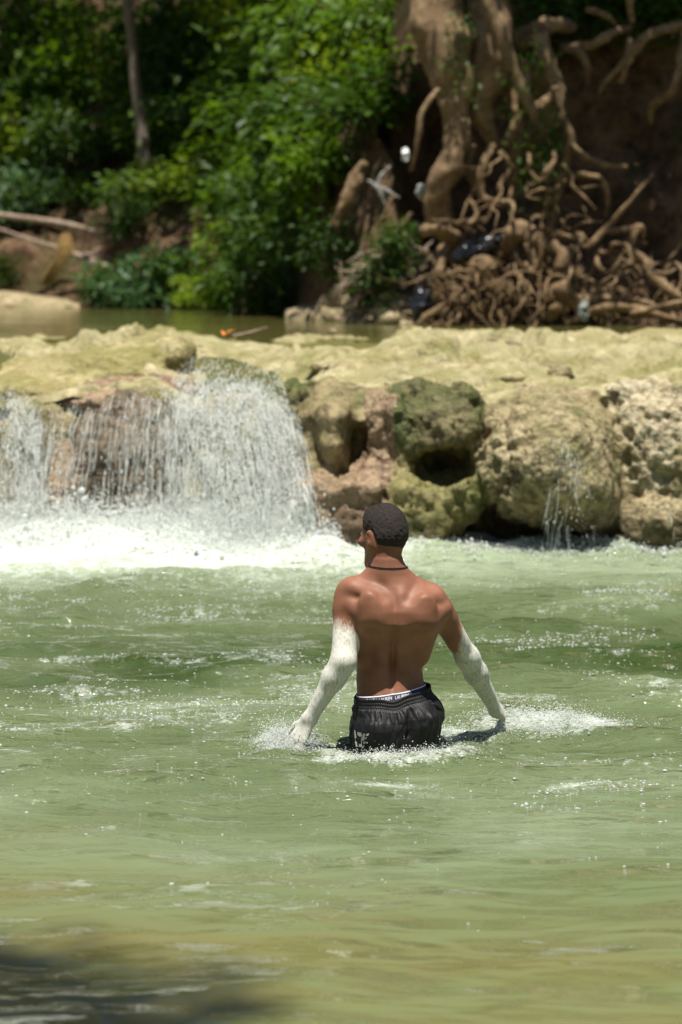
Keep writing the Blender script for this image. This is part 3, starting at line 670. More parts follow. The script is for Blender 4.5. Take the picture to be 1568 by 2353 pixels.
def fuse_build():
    """the rocks of the barrier grown together as one mass, each keeping its own stretch of the surface"""
    lo, hi = np.array([-.95, 14.35, -.4]), np.array([3.1, 16.25, 1.2]); T = Field(lo, hi, .021); own = []; cuts = []
    for mat, label, prims, rt, na, pa in FUSE:
        g = Field(lo, hi, .021)
        for p in prims:
            c = at(p[1], p[2], p[3]); s = vm(p[3]); r = np.array([p[4]*s, p[6], p[5]*s]); e = p[7] if len(p) > 7 else 0
            if p[0][0] == '-': cuts.append((c, r))
            elif p[0] == 'e': g.ell(c, r, .10)
            else: g.rbox(c, r, min(r)*.45, .10, rot=e)
        own.append(g); k = .05 if label[0] == '@' else .085
        hh = np.maximum(k-np.abs(T.f-g.f), 0)/k; T.f = np.minimum(T.f, g.f)-hh*hh*k*.25
    for c, r in cuts: T.ell(c, r, .08, sub=True)
    P = p3(T.ax[0][:, None, None], T.ax[1][None, :, None], T.ax[2][None, None, :]); m = np.abs(T.f) < .17; Q = P[m]
    wp = fbm(Q*1.6, 3, 9)
    T.f[m] += .05*fbm(Q*np.array([2.4, 2.4, 1.7]), 4, 101, .55)+.028*fbm(Q*np.array([6, 6, .8])+wp[:, None]*.6, 3, 151)+.022*(np.abs(fbm(Q*np.array([2.2, 2.2, 4.2])+wp[:, None]*.5, 3, 161))-.3)
    V, q = T.mesh(1); N = normals(V, q)
    D = np.stack([g.sample(V) for g in own], -1)+.03*np.stack([vnoise(V*7, 171+k) for k in range(len(own))], -1); D[:, 0] += .06; D[:, 1] += .02
    e = edges_of(q); cn = (np.bincount(e[:, 0], minlength=len(V))+1e-9)[:, None]
    for _ in range(8): D = .5*D+.5*np.stack([np.bincount(e[:, 0], D[e[:, 1], k], len(V)) for k in range(D.shape[1])], -1)/cn
    gid = D.argmin(1)
    pit = fbm(V*17, 3, 200, .6); pit2 = np.abs(fbm(V*30, 2, 300)); amp = np.zeros(len(V))
    for k, (mat, label, prims, rt, na, pa) in enumerate(FUSE):
        a = pa if rt is None else pa*(.2+.8*sm(rt, rt-110, vx_of(V[:, 0], V[:, 1])+60*fbm(V*3, 2, 5))); amp = np.where(gid == k, a, amp)
    for _ in range(3):                                     # blend the roughness from rock to rock
        e = edges_of(q); cn = np.bincount(e[:, 0], minlength=len(V))+1e-9; amp = .5*amp+.5*np.bincount(e[:, 0], amp[e[:, 1]], len(V))/cn
    V = V+N*(amp*(pit-.8*sm(.1, .5, -pit)+.5*pit2))[:, None]
    fg = np.sort(gid[q], 1)[:, 1]
    eq = {}
    for i_, a_ in enumerate(np.sort(np.vstack([q[:, [j, (j+1) % 4]] for j in range(4)]), 1)): eq.setdefault((int(a_[0]), int(a_[1])), []).append(i_ % len(q))
    nb = [[] for _ in range(len(q))]
    for w_ in eq.values():
        if len(w_) == 2: nb[w_[0]].append(w_[1]); nb[w_[1]].append(w_[0])
    for _ in range(2):
        seen = np.full(len(q), -1); comps = []
        for i_ in range(len(q)):
            if seen[i_] >= 0: continue
            st = [i_]; seen[i_] = len(comps); cc_ = []
            while st:
                a_ = st.pop(); cc_.append(a_)
                for b_ in nb[a_]:
                    if seen[b_] < 0 and fg[b_] == fg[a_]: seen[b_] = len(comps); st.append(b_)
            comps.append(cc_)
        big = {}
        for cc_ in comps: big[fg[cc_[0]]] = max(big.get(fg[cc_[0]], 0), len(cc_))
        for cc_ in comps:
            if len(cc_) < big[fg[cc_[0]]]:
                o_ = [fg[b_] for a_ in cc_ for b_ in nb[a_] if fg[b_] != fg[a_]]
                if o_: fg[cc_] = max(set(o_), key=o_.count)
    for k, (mat, label, prims, rt, na, pa) in enumerate(FUSE):
        qq = q[fg == k]
        if len(qq) == 0: continue
        u, inv = np.unique(qq, return_inverse=True)
        if label[0] == '@': o = mesh_obj(label[1:], V[u], inv.reshape(-1, 4), mat, hs)
        else: tag(mesh_obj('boulder', V[u], inv.reshape(-1, 4), mat), label, 'boulder', 'boulders of the rock ledge')
    FRONT.append(T)
fuse_build()
boulder(M['tufa'], 'small pointed brown rock on top of the shelf',
        [('e', 1285, 862, 16.2, 30, 20, .12), ('e', 1272, 866, 16.2, 14, 22, .1)], hres=.012, namp=.03, nfreq=9, pitamp=.006, seed=17)
boulder(M['ledge'], 'long low rib of rock on the shelf above the short block',
        [('e', 775, 842, 16.6, 88, 13, .18), ('e', 840, 828, 16.7, 36, 12, .14)], hres=.014, namp=.02, nfreq=8, pitamp=.005, seed=18)
boulder(M['ledge'], 'rounded swelling of the shelf above the green hollow',
        [('e', 985, 885, 16.0, 150, 30, .35), ('e', 1180, 868, 16.2, 76, 20, .25)], hres=.02, namp=.03, nfreq=5, pitamp=.007, seed=19)
boulder(M['slab'], 'mossy stone showing above the upper pool at the right edge',
        [('e', 1530, 775, 20.4, 76, 18, .35), ('e', 1480, 778, 20.4, 36, 10, .2)], hres=.02, namp=.02, nfreq=7, pitamp=.005, seed=20)
boulder(M['slab'], 'small flat stone poking out of the shallow upper pool',
        [('e', 1188, 777, 20.6, 30, 9, .16)], hres=.014, namp=.015, nfreq=9, pitamp=.003, seed=21)
boulder(M['ledge'], 'pale low stone at the middle of the shelf\'s far edge',
        [('e', 1040, 772, 20.6, 50, 10, .2), ('e', 960, 776, 20.5, 60, 8, .3)], hres=.02, namp=.015, nfreq=9, pitamp=.003, seed=22)

# ------------------------------------------------------------------ falling water
def polyl(pts, s):
    pts = np.asarray(pts, float); k = np.linspace(0, 1, len(pts)); return np.stack([np.interp(s, k, pts[:, i]) for i in range(pts.shape[1])], -1)
FALLS = [  # name, label, top polyline (vx, vy, Y), bottom polyline, density polyline, strands, drops
 ('waterfall', 'white far left waterfall pouring in a dense mass', [(-150, 900, 15.45), (30, 893, 15.45), (92, 925, 15.4)], [(-170, 1230, 14.75), (30, 1225, 14.7), (108, 1205, 14.8)], [1.0, .95, .75], 1100, 9000),
 ('waterfall', 'broad main waterfall, streaky over the dark dome and dense white on its right',
  [(105, 940, 15.4), (200, 915, 15.25), (300, 893, 15.18), (400, 885, 15.25), (480, 868, 15.4), (570, 872, 15.4), (648, 905, 15.4)],
  [(75, 1205, 14.85), (150, 1215, 14.8), (250, 1222, 14.74), (370, 1225, 14.74), (500, 1235, 14.62), (630, 1232, 14.62), (735, 1200, 14.8)],
  [.26, .10, .06, .34, .95, .92, .5], 3000, 34000),
 ('waterfall', 'short white rapid pouring through the channel above the main waterfall', [(455, 812, 17.6), (560, 822, 17.5), (660, 840, 17.2)], [(395, 892, 15.3), (520, 885, 15.35), (655, 910, 15.35)], [.5, .55, .45], 300, 900),
 ('waterfall', 'thin trickle spreading down the biggest boulder', [(1262, 985, 14.86), (1290, 1005, 14.8), (1305, 1030, 14.78)], [(1232, 1258, 14.68), (1295, 1262, 14.58), (1372, 1255, 14.64)], [.04, .15, .05], 260, 2400),
 ('waterfall', 'narrow drip curtain beside the right edge boulder', [(1525, 1130, 14.72), (1600, 1120, 14.7)], [(1530, 1256, 14.68), (1600, 1256, 14.66)], [.1, .15], 40, 160),
]
sheet_geo = []
for name, label, top, bot, den, ns, nd in FALLS:
    T = lambda s: at(*polyl(top, s).T[:2], 1.0) if False else np.array([at(a, b, c) for a, b, c in polyl(top, s)])
    Bt = lambda s: np.array([at(a, b, c) for a, b, c in polyl(bot, s)])
    def path(s, t, off=0):
        a, b = T(s), Bt(s)
        zf = .25*t+.75*t*t
        q = np.stack([a[:, 0]+(b[:, 0]-a[:, 0])*t, a[:, 1]+(b[:, 1]-a[:, 1])*(.25*t+.75*np.sqrt(t)), a[:, 2]+(b[:, 2]-a[:, 2])*zf], -1)
        if 'rapid' in label:
            q[:, 2] = np.maximum(q[:, 2], ledge_z(q[:, 0], q[:, 1])+.015+.03*np.abs(np.sin(q[:, 0]*37+q[:, 1]*23)))
        for f in FRONT:                                   # water slides over the rock instead of through it
            for _ in range(7):
                d = f.sample(q); ins = ((q > f.lo) & (q < f.lo+f.h*(f.n-1))).all(-1) & (d < .030)
                q[:, 1] -= np.where(ins, np.clip(.033-d, 0, .1), 0)
        return q
    D = lambda s: np.interp(s, np.linspace(0, 1, len(den)), den)
    root = empty(name, tuple(Bt(np.array([.5]))[0])); tag(root, label, 'waterfall', 'waterfalls over the rock ledge'); root['kind'] = 'structure'
    # translucent sheets, three layers
    for layer in range(3 if ns > 510 else (2 if ns == 300 else 1)):
        nu, nv = 130, 100
        S, TT = np.meshgrid(np.linspace(0, 1, nu), np.linspace(0, 1, nv), indexing='ij')
        q = path(S.ravel(), TT.ravel())
        cl = fbm(p3(S.ravel()*16, TT.ravel()*5, layer*3.1), 4, 400+layer, .6)
        q[:, 1] -= .02+.06*layer*TT.ravel()+.05*TT.ravel()*cl; q[:, 0] += .03*TT.ravel()*fbm(p3(S.ravel()*9, TT.ravel()*3, layer*2.), 3, 410+layer)
        q[:, 2] += .015*cl
        dn = D(S.ravel())*1.45-.08+.14*cl+.22*fbm(p3(S.ravel()*22, TT.ravel()*.8, layer*.7), 3, 430)+.25*(TT.ravel()**3)-.06*layer
        edge = sm(0, .05, S.ravel())*sm(1, .95, S.ravel()); dn = dn*edge-.6*(1-edge)-.5*sm(.10, 0, TT.ravel())
        tot = abs(top[-1][0]-top[0][0])/540.
        mesh_obj('falling_sheet', q, grid_faces(nu, nv), M['sheet'], root, attrs=dict(density=dn), uv=np.stack([S.ravel()*tot+layer*3.3, TT.ravel()], -1))
    # strands: thin broken threads of water
    G = []
    s0 = rng.random(ns*2); s0 = s0[rng.random(ns*2) < .03+.97*D(s0)**1.2][:ns]
    for s in s0:
        t0 = .03+rng.random()**.8*.9; ln = rng.uniform(.05, .30)*(1.25-.85*D(np.array([s]))[0]); t1 = min(1, t0+ln)
        tt = np.linspace(t0, t1, 5); j = rng.normal(0, .008)
        q = path(np.full(5, np.clip(s+j, 0, 1)), tt)
        q[:, 1] -= rng.uniform(.02, .05)+.16*t1*rng.random()**2
        dn_ = D(np.array([s]))[0]; q += rng.normal(0, .004+.016*dn_, 3)+np.outer(tt-t0, rng.normal(0, .09*dn_+.02, 3)*np.array([1.6, .6, .5])); q += rng.normal(0, .004, q.shape)
        r = rng.uniform(.0006, .0021)*(.7+.6*t1)
        G.append(tube_tri(q, [r*.3, r, r*1.1, r, r*.2], seg=4, n=5))
    v, f = merge(G); o = mesh_obj('water_strand', v, f, M['foam'], root); o['kind'] = 'stuff'
    # drops thrown clear
    s = rng.random(nd*2); s = s[rng.random(nd*2) < .03+.97*D(s)**1.7][:nd]
    t = rng.random(len(s))**.6; q = path(s, t)
    k = t[:, None]
    q += rng.normal(0, 1, q.shape)*np.array([.045, .03, .045])*(.4+k)*(.35 if 'rapid' in label or nd < 3000 else 1); q[:, 1] -= .03+.28*rng.random(len(s))*t; q[:, 2] = np.maximum(q[:, 2], .005)
    r = rng.lognormal(math.log(.0019), .5, len(s))
    S3 = np.stack([r*.8, r*.8, r*rng.uniform(1, 2.4, len(s))], -1)
    o = blobs('water_drop', q, S3, M['foam'], root, True); o['kind'] = 'stuff'

# spray and foam clots where the fall strikes the pool
n = 46000
x = np.where(rng.random(n) < .85, rng.uniform(-3.0, .15, n), rng.uniform(0, 2.6, n)); y = 14.75-np.abs(rng.normal(0, .30, n))+.05
zz = water_z(x, y)+np.where(x < 0, 1, .22)*np.abs(rng.normal(0, .095, n))*np.exp(-np.abs(14.7-y)*1.2)
r = rng.lognormal(math.log(.0026), .55, n)
tag(blobs('spray', np.stack([x, y, zz], -1), np.stack([r*1.2, r, r*.9], -1), M['foam'], None, True), 'white spray and froth where the falls strike the river', 'spray', kind='stuff')

# mist hanging over the foot of the falls
f = Field((-3.6, 13.9, -.1), (.6, 15.2, .7), .035)
for k in range(46):
    xx = rng.uniform(-3.4, -.45); f.ell((xx, rng.uniform(14.35, 14.75), rng.uniform(.0, .12)), (rng.uniform(.12, .30), rng.uniform(.12, .25), rng.uniform(.07, .16)), .10)
V, q = f.mesh(2); tag(mesh_obj('mist', V, q, M['mist']), 'soft white mist hanging over the foot of the falls', 'mist', kind='stuff')
# ------------------------------------------------------------------ far bank
def shore(x):      # distance of the far waterline
    return np.interp(x, [-30, -6, -2.2, -.7, -.2, .6, 4, 30], [41, 39.5, 36.5, 32, 28.5, 26.4, 25.9, 26])
bx = nonuni(-45, -7.5, 5.5, 45, .09); bs = np.concatenate([[-4, -1.5, -.6], np.linspace(-.2, 9, 150), np.linspace(9.4, 70, 50)])
BX, BS = np.meshgrid(bx, bs, indexing='ij')
rt = sm(.3, 1.3, BX)                                   # right: cliff behind the tree
zl = np.interp(BS, [-4, -.6, 0, .4, 1.6, 2.6, 4.2, 9, 30, 70], [.2, .9, 1.16, 1.5, 2.5, 3.1, 4.2, 8.2, 24, 45])
zr = np.interp(BS, [-4, -.6, 0, .6, 1.5, 2.2, 2.7, 9, 30, 70], [.2, .9, 1.14, 1.35, 2.0, 5.2, 7.2, 10, 22, 42])
BZ = zl*(1-rt)+zr*rt
mound = np.exp(-((BX-.15)/.8)**2); BZ = BZ+mound*1.25*np.exp(-((BS-1.6)/1.3)**2)     # debris mound left of the tree
bn = fbm(p3(BX*.7, BS*.7, BZ*.7), 5, 500)
BY = shore(BX)+BS+.55*bn*sm(.2, 1.2, BS); BZ = BZ+.22*fbm(p3(BX*1.1, BS*1.1, 3), 5, 510)*sm(0, .8, BS)+.05*fbm(p3(BX*6, BS*6, BZ*4), 3, 512)*sm(0, .3, BS)
mesh_obj('river_bank', p3(BX, BY, BZ).reshape(-1, 3), grid_faces(len(bx), len(bs))[:, ::-1], M['earth'])['kind'] = 'structure'
def bank_z(x, y):
    i = int(np.clip(np.searchsorted(bx, x), 0, len(bx)-1)); j = int(np.argmin(np.abs(BY[i]-y))); return BZ[i, j]
def bank_hit(vx, vy):
    """where the line of sight through (vx, vy) meets the bank"""
    for Y in np.arange(25, 75, .15):
        p = at(vx, vy, Y)
        if p[2] < bank_z(p[0], p[1]): return p
    return at(vx, vy, 45)

# pale gravel bar at the far left waterline
f = Field((-8, 37.0, .8), (-3.4, 41, 1.9), .05)
f.ell((-6.3, 39.0, 1.2), (1.6, 1.0, .24), .1); f.ell((-5.2, 38.6, 1.15), (1.0, .6, .2), .1); f.ell((-4.6, 38.3, 1.12), (.8, .4, .12), .1)
P = p3(f.ax[0][:, None, None], f.ax[1][None, :, None], f.ax[2][None, None, :]); f.f += .05*fbm(P*2.5, 4, 33)
V, q = f.mesh(1); tag(mesh_obj('rock_bar', V, q, M['bar']), 'pale flat rock bar at the far left shore of the upper pool', 'rock')

# ------------------------------------------------------------------ leaves
def leaf_geo(n, P, D, size, seed, droop=.3):
    """n folded leaves (2 quads) at P pointing along D"""
    g = np.random.default_rng(seed)
    L = size*g.uniform(.6, 1.25, n); W = L*g.uniform(.36, .52, n)
    D = D+g.normal(0, .45, D.shape); D[:, 2] -= droop; D /= np.linalg.norm(D, axis=1)[:, None]
    up = np.array([0, 0, 1.])+g.normal(0, .42, D.shape); S = np.cross(D, up); S /= np.linalg.norm(S, axis=1)[:, None]+1e-9
    N = np.cross(S, D)
    c = lambda a, b, d: P+D*(L*a)[:, None]+S*(W*b)[:, None]+N*(L*d)[:, None]
    v = np.stack([c(0, 0, 0), c(.42, .5, .07), c(.5, 0, 0), c(.42, -.5, .07), c(1, 0, -.12)], 1).reshape(-1, 3)
    f = np.array([(0, 2, 1), (0, 3, 2), (1, 2, 4), (3, 4, 2)])[None]+(np.arange(n)*5)[:, None, None]
    return v, f.reshape(-1, 3)
def clump(n, rad, size, seed, ncl=14, flat=.75, droop=.3):
    """sprays of leaves gathered on twigs spread through an ellipsoid: leaves + twigs"""
    g = np.random.default_rng(seed)
    c = g.normal(0, 1, (ncl, 3)); c /= np.linalg.norm(c, axis=1)[:, None]; c *= (g.random(ncl)**.45)[:, None]*rad*np.array([1, 1, flat])
    k = g.integers(0, ncl, n)
    off = g.normal(0, 1, (n, 3))*rad*np.array([.26, .26, .15]); P = c[k]+off
    D = off/(np.linalg.norm(off, axis=1)[:, None]+1e-6)+.5*c[k]/rad
    v, f = leaf_geo(n, P, D, size, seed+1, droop)
    tw = []
    for q in c: tw.append(tube_tri([np.array([0, 0, -rad*flat*.9]), q*.45+np.array([0, 0, -rad*.2]), q], [rad*.022, rad*.014, rad*.006], seg=5, n=8))
    return (v, f), merge(tw)
CL = [clump(1000, 1.05, .25, 900+i, ncl=10+2*i, droop=.2+.1*i) for i in range(4)]
def mesh_data(name, g, mat):
    o = mesh_obj(name, g[0], g[1], mat); me = o.data; bpy.data.objects.remove(o); return me
CLM = {(i, m): None for i in range(4) for m in 'abcd'}
def part_of(root, name, me):
    o = bpy.data.objects.new(name, me); col.objects.link(o); o.parent = root; return o
TWIG = [mesh_data('branch', c[1], M['greybark']) for c in CL]
def shrub(vx, vy, label, m='a', s=1.0, fwd=.5, name='shrub', kind=None, cat='shrub', p=None):
    i = rng.integers(0, 4)
    if CLM[(i, m)] is None: CLM[(i, m)] = mesh_data('foliage', CL[i][0], M['leaf_'+m])
    if p is None:
        p = bank_hit(vx, vy); p = at(vx, vy, p[1]-fwd)
    r = empty(name, p); r.rotation_euler[2] = rng.uniform(0, 6.28); r.rotation_euler[0] = rng.normal(0, .22); r.scale = (s*rng.uniform(.8, 1.35), s*rng.uniform(.8, 1.2), s*rng.uniform(.75, 1.1))
    tag(r, label, cat, 'shrubs on the far bank')
    part_of(r, 'foliage', CLM[(i, m)]); part_of(r, 'branch', TWIG[i]); return r
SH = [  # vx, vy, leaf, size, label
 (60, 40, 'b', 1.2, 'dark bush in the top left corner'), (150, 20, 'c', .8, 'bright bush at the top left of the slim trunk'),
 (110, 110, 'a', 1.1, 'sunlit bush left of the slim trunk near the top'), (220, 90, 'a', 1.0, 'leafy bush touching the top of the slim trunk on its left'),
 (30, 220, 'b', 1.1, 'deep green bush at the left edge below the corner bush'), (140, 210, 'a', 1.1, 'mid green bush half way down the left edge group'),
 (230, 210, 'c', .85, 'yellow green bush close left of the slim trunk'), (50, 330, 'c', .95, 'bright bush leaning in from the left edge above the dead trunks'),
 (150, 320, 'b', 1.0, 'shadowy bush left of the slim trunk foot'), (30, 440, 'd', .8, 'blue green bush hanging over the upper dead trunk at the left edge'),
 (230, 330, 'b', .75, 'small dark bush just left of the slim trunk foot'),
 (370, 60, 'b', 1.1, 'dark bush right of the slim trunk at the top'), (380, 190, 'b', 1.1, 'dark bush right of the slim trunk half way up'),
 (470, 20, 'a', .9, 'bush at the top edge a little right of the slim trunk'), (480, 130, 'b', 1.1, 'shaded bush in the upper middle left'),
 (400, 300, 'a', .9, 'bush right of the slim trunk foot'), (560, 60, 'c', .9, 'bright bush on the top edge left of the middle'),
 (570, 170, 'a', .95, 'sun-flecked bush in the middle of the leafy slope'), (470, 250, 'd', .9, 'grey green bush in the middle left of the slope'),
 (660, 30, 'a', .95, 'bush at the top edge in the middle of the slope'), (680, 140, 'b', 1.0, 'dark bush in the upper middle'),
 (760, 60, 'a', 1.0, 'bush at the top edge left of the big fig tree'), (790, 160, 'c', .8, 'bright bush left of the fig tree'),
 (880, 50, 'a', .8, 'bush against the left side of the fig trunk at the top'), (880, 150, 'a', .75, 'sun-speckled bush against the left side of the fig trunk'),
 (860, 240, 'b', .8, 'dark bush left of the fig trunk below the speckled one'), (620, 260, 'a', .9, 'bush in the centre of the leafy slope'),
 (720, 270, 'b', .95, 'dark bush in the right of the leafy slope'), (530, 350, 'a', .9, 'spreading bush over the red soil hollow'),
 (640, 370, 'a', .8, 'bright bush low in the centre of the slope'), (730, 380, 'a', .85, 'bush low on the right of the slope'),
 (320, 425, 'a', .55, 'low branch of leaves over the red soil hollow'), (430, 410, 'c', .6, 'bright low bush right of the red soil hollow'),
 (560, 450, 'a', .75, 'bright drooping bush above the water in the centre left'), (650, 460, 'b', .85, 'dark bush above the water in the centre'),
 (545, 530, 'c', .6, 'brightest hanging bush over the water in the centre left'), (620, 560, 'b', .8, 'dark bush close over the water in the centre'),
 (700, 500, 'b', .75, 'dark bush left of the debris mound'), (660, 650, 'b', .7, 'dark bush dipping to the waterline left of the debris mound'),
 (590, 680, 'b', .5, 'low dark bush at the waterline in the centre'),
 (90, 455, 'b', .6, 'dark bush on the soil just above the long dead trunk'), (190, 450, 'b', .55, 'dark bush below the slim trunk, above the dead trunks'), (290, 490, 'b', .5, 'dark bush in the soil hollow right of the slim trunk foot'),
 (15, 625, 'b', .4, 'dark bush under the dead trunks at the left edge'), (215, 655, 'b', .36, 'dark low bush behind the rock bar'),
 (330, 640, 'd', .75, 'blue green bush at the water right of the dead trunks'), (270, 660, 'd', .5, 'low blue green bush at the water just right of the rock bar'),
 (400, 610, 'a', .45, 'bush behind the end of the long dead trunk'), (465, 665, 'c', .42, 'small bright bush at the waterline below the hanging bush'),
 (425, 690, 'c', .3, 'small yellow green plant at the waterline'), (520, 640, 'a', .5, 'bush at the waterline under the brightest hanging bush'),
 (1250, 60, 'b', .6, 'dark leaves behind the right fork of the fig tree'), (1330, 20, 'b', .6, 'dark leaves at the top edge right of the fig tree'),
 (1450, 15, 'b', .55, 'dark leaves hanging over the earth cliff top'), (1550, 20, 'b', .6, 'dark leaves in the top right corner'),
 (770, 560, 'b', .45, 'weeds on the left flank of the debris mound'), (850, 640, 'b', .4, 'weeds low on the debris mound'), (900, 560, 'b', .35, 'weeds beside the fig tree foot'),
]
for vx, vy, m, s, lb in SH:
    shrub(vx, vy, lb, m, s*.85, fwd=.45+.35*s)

# woods going on to the left of the photo
G = []
g0 = np.random.default_rng(5)
for k in range(26):
    x = g0.uniform(-17, -8.2); y = g0.uniform(40.3, 47); G.append((x, y))
GV = []
for x, y in G:
    v, f = leaf_geo(700, np.array([x, y, bank_z(x, y)+.9])+g0.normal(0, 1, (700, 3))*np.array([.8, .7, .6]), g0.normal(0, 1, (700, 3)), .27, int(g0.integers(1e6))); GV.append((v, f))
v, f = merge(GV); tag(mesh_obj('far_woods', v, f, M['leaf_a']), 'leafy growth on the far bank beyond the left edge', 'wood', kind='stuff')

# ------------------------------------------------------------------ trees
def crown_geo(n, c, rad, size, seed):
    g = np.random.default_rng(seed); nc = 46
    q = g.normal(0, 1, (nc, 3)); q /= np.linalg.norm(q, axis=1)[:, None]; q *= (g.random(nc)**.4)[:, None]*np.asarray(rad)
    k = g.integers(0, nc, n); off = g.normal(0, 1, (n, 3))*np.array([.62, .62, .3])*np.mean(rad)*.22
    return leaf_geo(n, np.asarray(c)+q[k]+off, off, size, seed+1)
def V2(pts, Y): return [at(a, b, Y+(c[0] if c else 0)) for a, b, *c in pts]
fig = empty('fig_tree', (at(1060, 600, 26.3)[0], 26.6, 1.6)); tag(fig, 'big pale-barked tree with exposed tangled roots on the right bank', 'tree')
sY = vm(26.3)
def rt_(name, pts, rad, Y=26.3, mat='bark', seg=10, rough=.16, seed=0, par=fig):
    return tube(name, V2(pts, Y), np.array(rad)*sY, M[mat], par, seg=seg, n=max(12, 7*len(pts)), rough=rough, seed=seed)
rt_('trunk', [(960, -420, 1.2), (975, -160, .6), (1008, 20, .2), (1028, 120), (1043, 200, -.05), (1050, 260, -.1), (1052, 315, -.15), (1035, 375, -.2), (1010, 425, -.2), (1005, 480, -.1), (1030, 535, 0), (1062, 590, .2)],
    [78, 74, 68, 58, 44, 32, 29, 31, 31, 31, 32, 30], seg=16, rough=.2, seed=601)
rt_('trunk', [(1150, -420, 1.3), (1140, -160, .7), (1122, 0, .3), (1128, 90, .1), (1125, 160, 0), (1108, 230, 0), (1112, 280, .05), (1135, 335, .1)], [56, 52, 48, 48, 42, 28, 24, 12], seg=14, rough=.22, seed=602)
rt_('stem', [(1080, -200, -.2), (1112, -30, -.35), (1148, 75, -.4), (1182, 160, -.4), (1222, 250, -.4), (1255, 310, -.35)], [17, 16, 15, 15, 13, 11], rough=.12, seed=603)
ROOTS = [
 ([(1235, 80, .2), (1262, 160, .1), (1284, 208, 0), (1262, 236, 0), (1224, 246, 0), (1208, 205, .05), (1205, 140, .1)], [24, 20, 19, 19, 18, 16, 12]),
 ([(1190, 95, .5), (1230, 70, .4), (1275, 60, .4), (1320, 62, .6)], [26, 24, 22, 12]),
 ([(1215, 150, .6), (1255, 190, .5), (1262, 260, .5), (1235, 330, .5), (1240, 420, .5)], [30, 34, 32, 34, 26]),
 ([(1278, 200, -.1), (1290, 262, -.15), (1311, 318, -.2), (1296, 380, -.2), (1276, 450, -.2), (1262, 530, -.1)], [13, 12, 12, 12, 12, 9]),
 ([(1305, 325, -.2), (1340, 358, -.3), (1390, 378, -.4), (1442, 385, -.4)], [9, 8, 8, 6]),
 ([(1285, 405, 0), (1345, 403, -.1), (1385, 415, -.2), (1395, 455, -.2), (1392, 500, -.1)], [8, 8, 8, 7, 5]),
 ([(1292, 112, .5), (1352, 104, .3), (1410, 76, .4), (1450, 62, .6)], [14, 13, 11, 9]),
 ([(1295, 112, .4), (1330, 120, .3), (1350, 155, .3), (1352, 190, .5)], [12, 11, 9, 6]),
 ([(1425, 190, .3), (1440, 150, .2), (1462, 110, .2), (1505, 75, .3), (1580, 55, .5)], [10, 12, 14, 15, 14]),
 ([(1580, 70, .2), (1566, 140, .1), (1545, 205, .1), (1500, 245, .3), (1495, 285, .4)], [13, 13, 12, 10, 6]),
 ([(1350, 20, .4), (1390, 35, .3), (1415, 55, .4)], [9, 8, 6]), ([(1462, -60, .3), (1448, 0, .3), (1452, 50, .4)], [11, 10, 8]),
 ([(1450, 90, .3), (1435, 140, .2), (1390, 190, .2), (1372, 225, .3)], [8, 8, 7, 5]),
 ([(1008, 205, -.2), (972, 255, -.3), (960, 330, -.3), (946, 392, -.2)], [8, 7, 7, 5]),
 ([(1170, 190, .2), (1192, 262, .1), (1175, 305, .1), (1150, 345, .2)], [18, 16, 15, 12]),
 ([(1190, 280, .3), (1186, 340, .3), (1180, 420, .4), (1172, 480, .4)], [16, 15, 15, 11]),
 ([(1135, 335, -.2), (1108, 385, -.3), (1105, 440, -.3), (1128, 482, -.3), (1112, 515, -.3)], [11, 11, 11, 9, 6]),
 ([(1085, 335, 0), (1078, 390, 0), (1098, 440, .1)], [14, 13, 9]), ([(1150, 350, -.2), (1175, 385, -.3), (1150, 430, -.3), (1160, 470, -.3)], [8, 7, 7, 5]),
 ([(970, 532, -.4), (1008, 526, -.5), (1050, 545, -.3)], [13, 15, 14]), ([(1025, 570, -.3), (1006, 625, -.5), (1000, 690, -.5)], [18, 16, 11]),
 ([(1150, 582, -.3), (1175, 548, -.5), (1208, 530, -.5), (1240, 568, -.5), (1262, 630, -.4)], [27, 30, 27, 26, 22]),
 ([(1215, 560, -.55), (1228, 620, -.6), (1200, 680, -.6), (1196, 740, -.5)], [13, 12, 9, 7]),
 ([(1085, 640, -.6), (1105, 612, -.7), (1122, 650, -.7), (1160, 690, -.7), (1178, 712, -.6)], [20, 32, 28, 11, 7]),
 ([(1345, 572, -.5), (1395, 525, -.5), (1450, 462, -.6), (1502, 398, -.6)], [9, 8, 6, 4]),
 ([(1390, 532, -.5), (1440, 530, -.6), (1474, 524, -.6), (1480, 546, -.6)], [8, 9, 8, 5]),
 ([(1465, 528, -.6), (1446, 578, -.7), (1482, 598, -.7), (1505, 640, -.8), (1572, 692, -.9)], [9, 12, 12, 13, 10]),
 ([(1240, 520, -.5), (1300, 545, -.6), (1335, 545, -.6), (1322, 580, -.7)], [11, 12, 11, 7]),
 ([(1270, 560, -.7), (1295, 590, -.8), (1285, 625, -.8), (1300, 660, -.8)], [13, 16, 14, 8]),
 ([(1265, 690, -.9), (1285, 665, -1.), (1315, 690, -1.), (1345, 730, -1.)], [22, 24, 18, 8]),
 ([(1262, 735, -.9), (1290, 700, -1.), (1360, 690, -.9), (1450, 690, -.8), (1560, 715, -.8)], [14, 16, 14, 12, 10]),
 ([(1300, 745, -1.), (1380, 710, -1.), (1470, 712, -1.), (1575, 745, -1.)], [10, 12, 10, 8]),
 ([(1450, 720, -1.1), (1520, 705, -1.1), (1590, 690, -1.1)], [6, 7, 6]),
 ([(960, 750, -.9), (985, 725, -.9), (1020, 700, -.8)], [8, 10, 7]),
]
for k, (p, r) in enumerate(ROOTS): rt_('root', p, np.array(r)*.86, Y=26.25, mat='root' if k > 2 else 'bark', seg=10, rough=.34, seed=610+k)
g = np.random.default_rng(77)
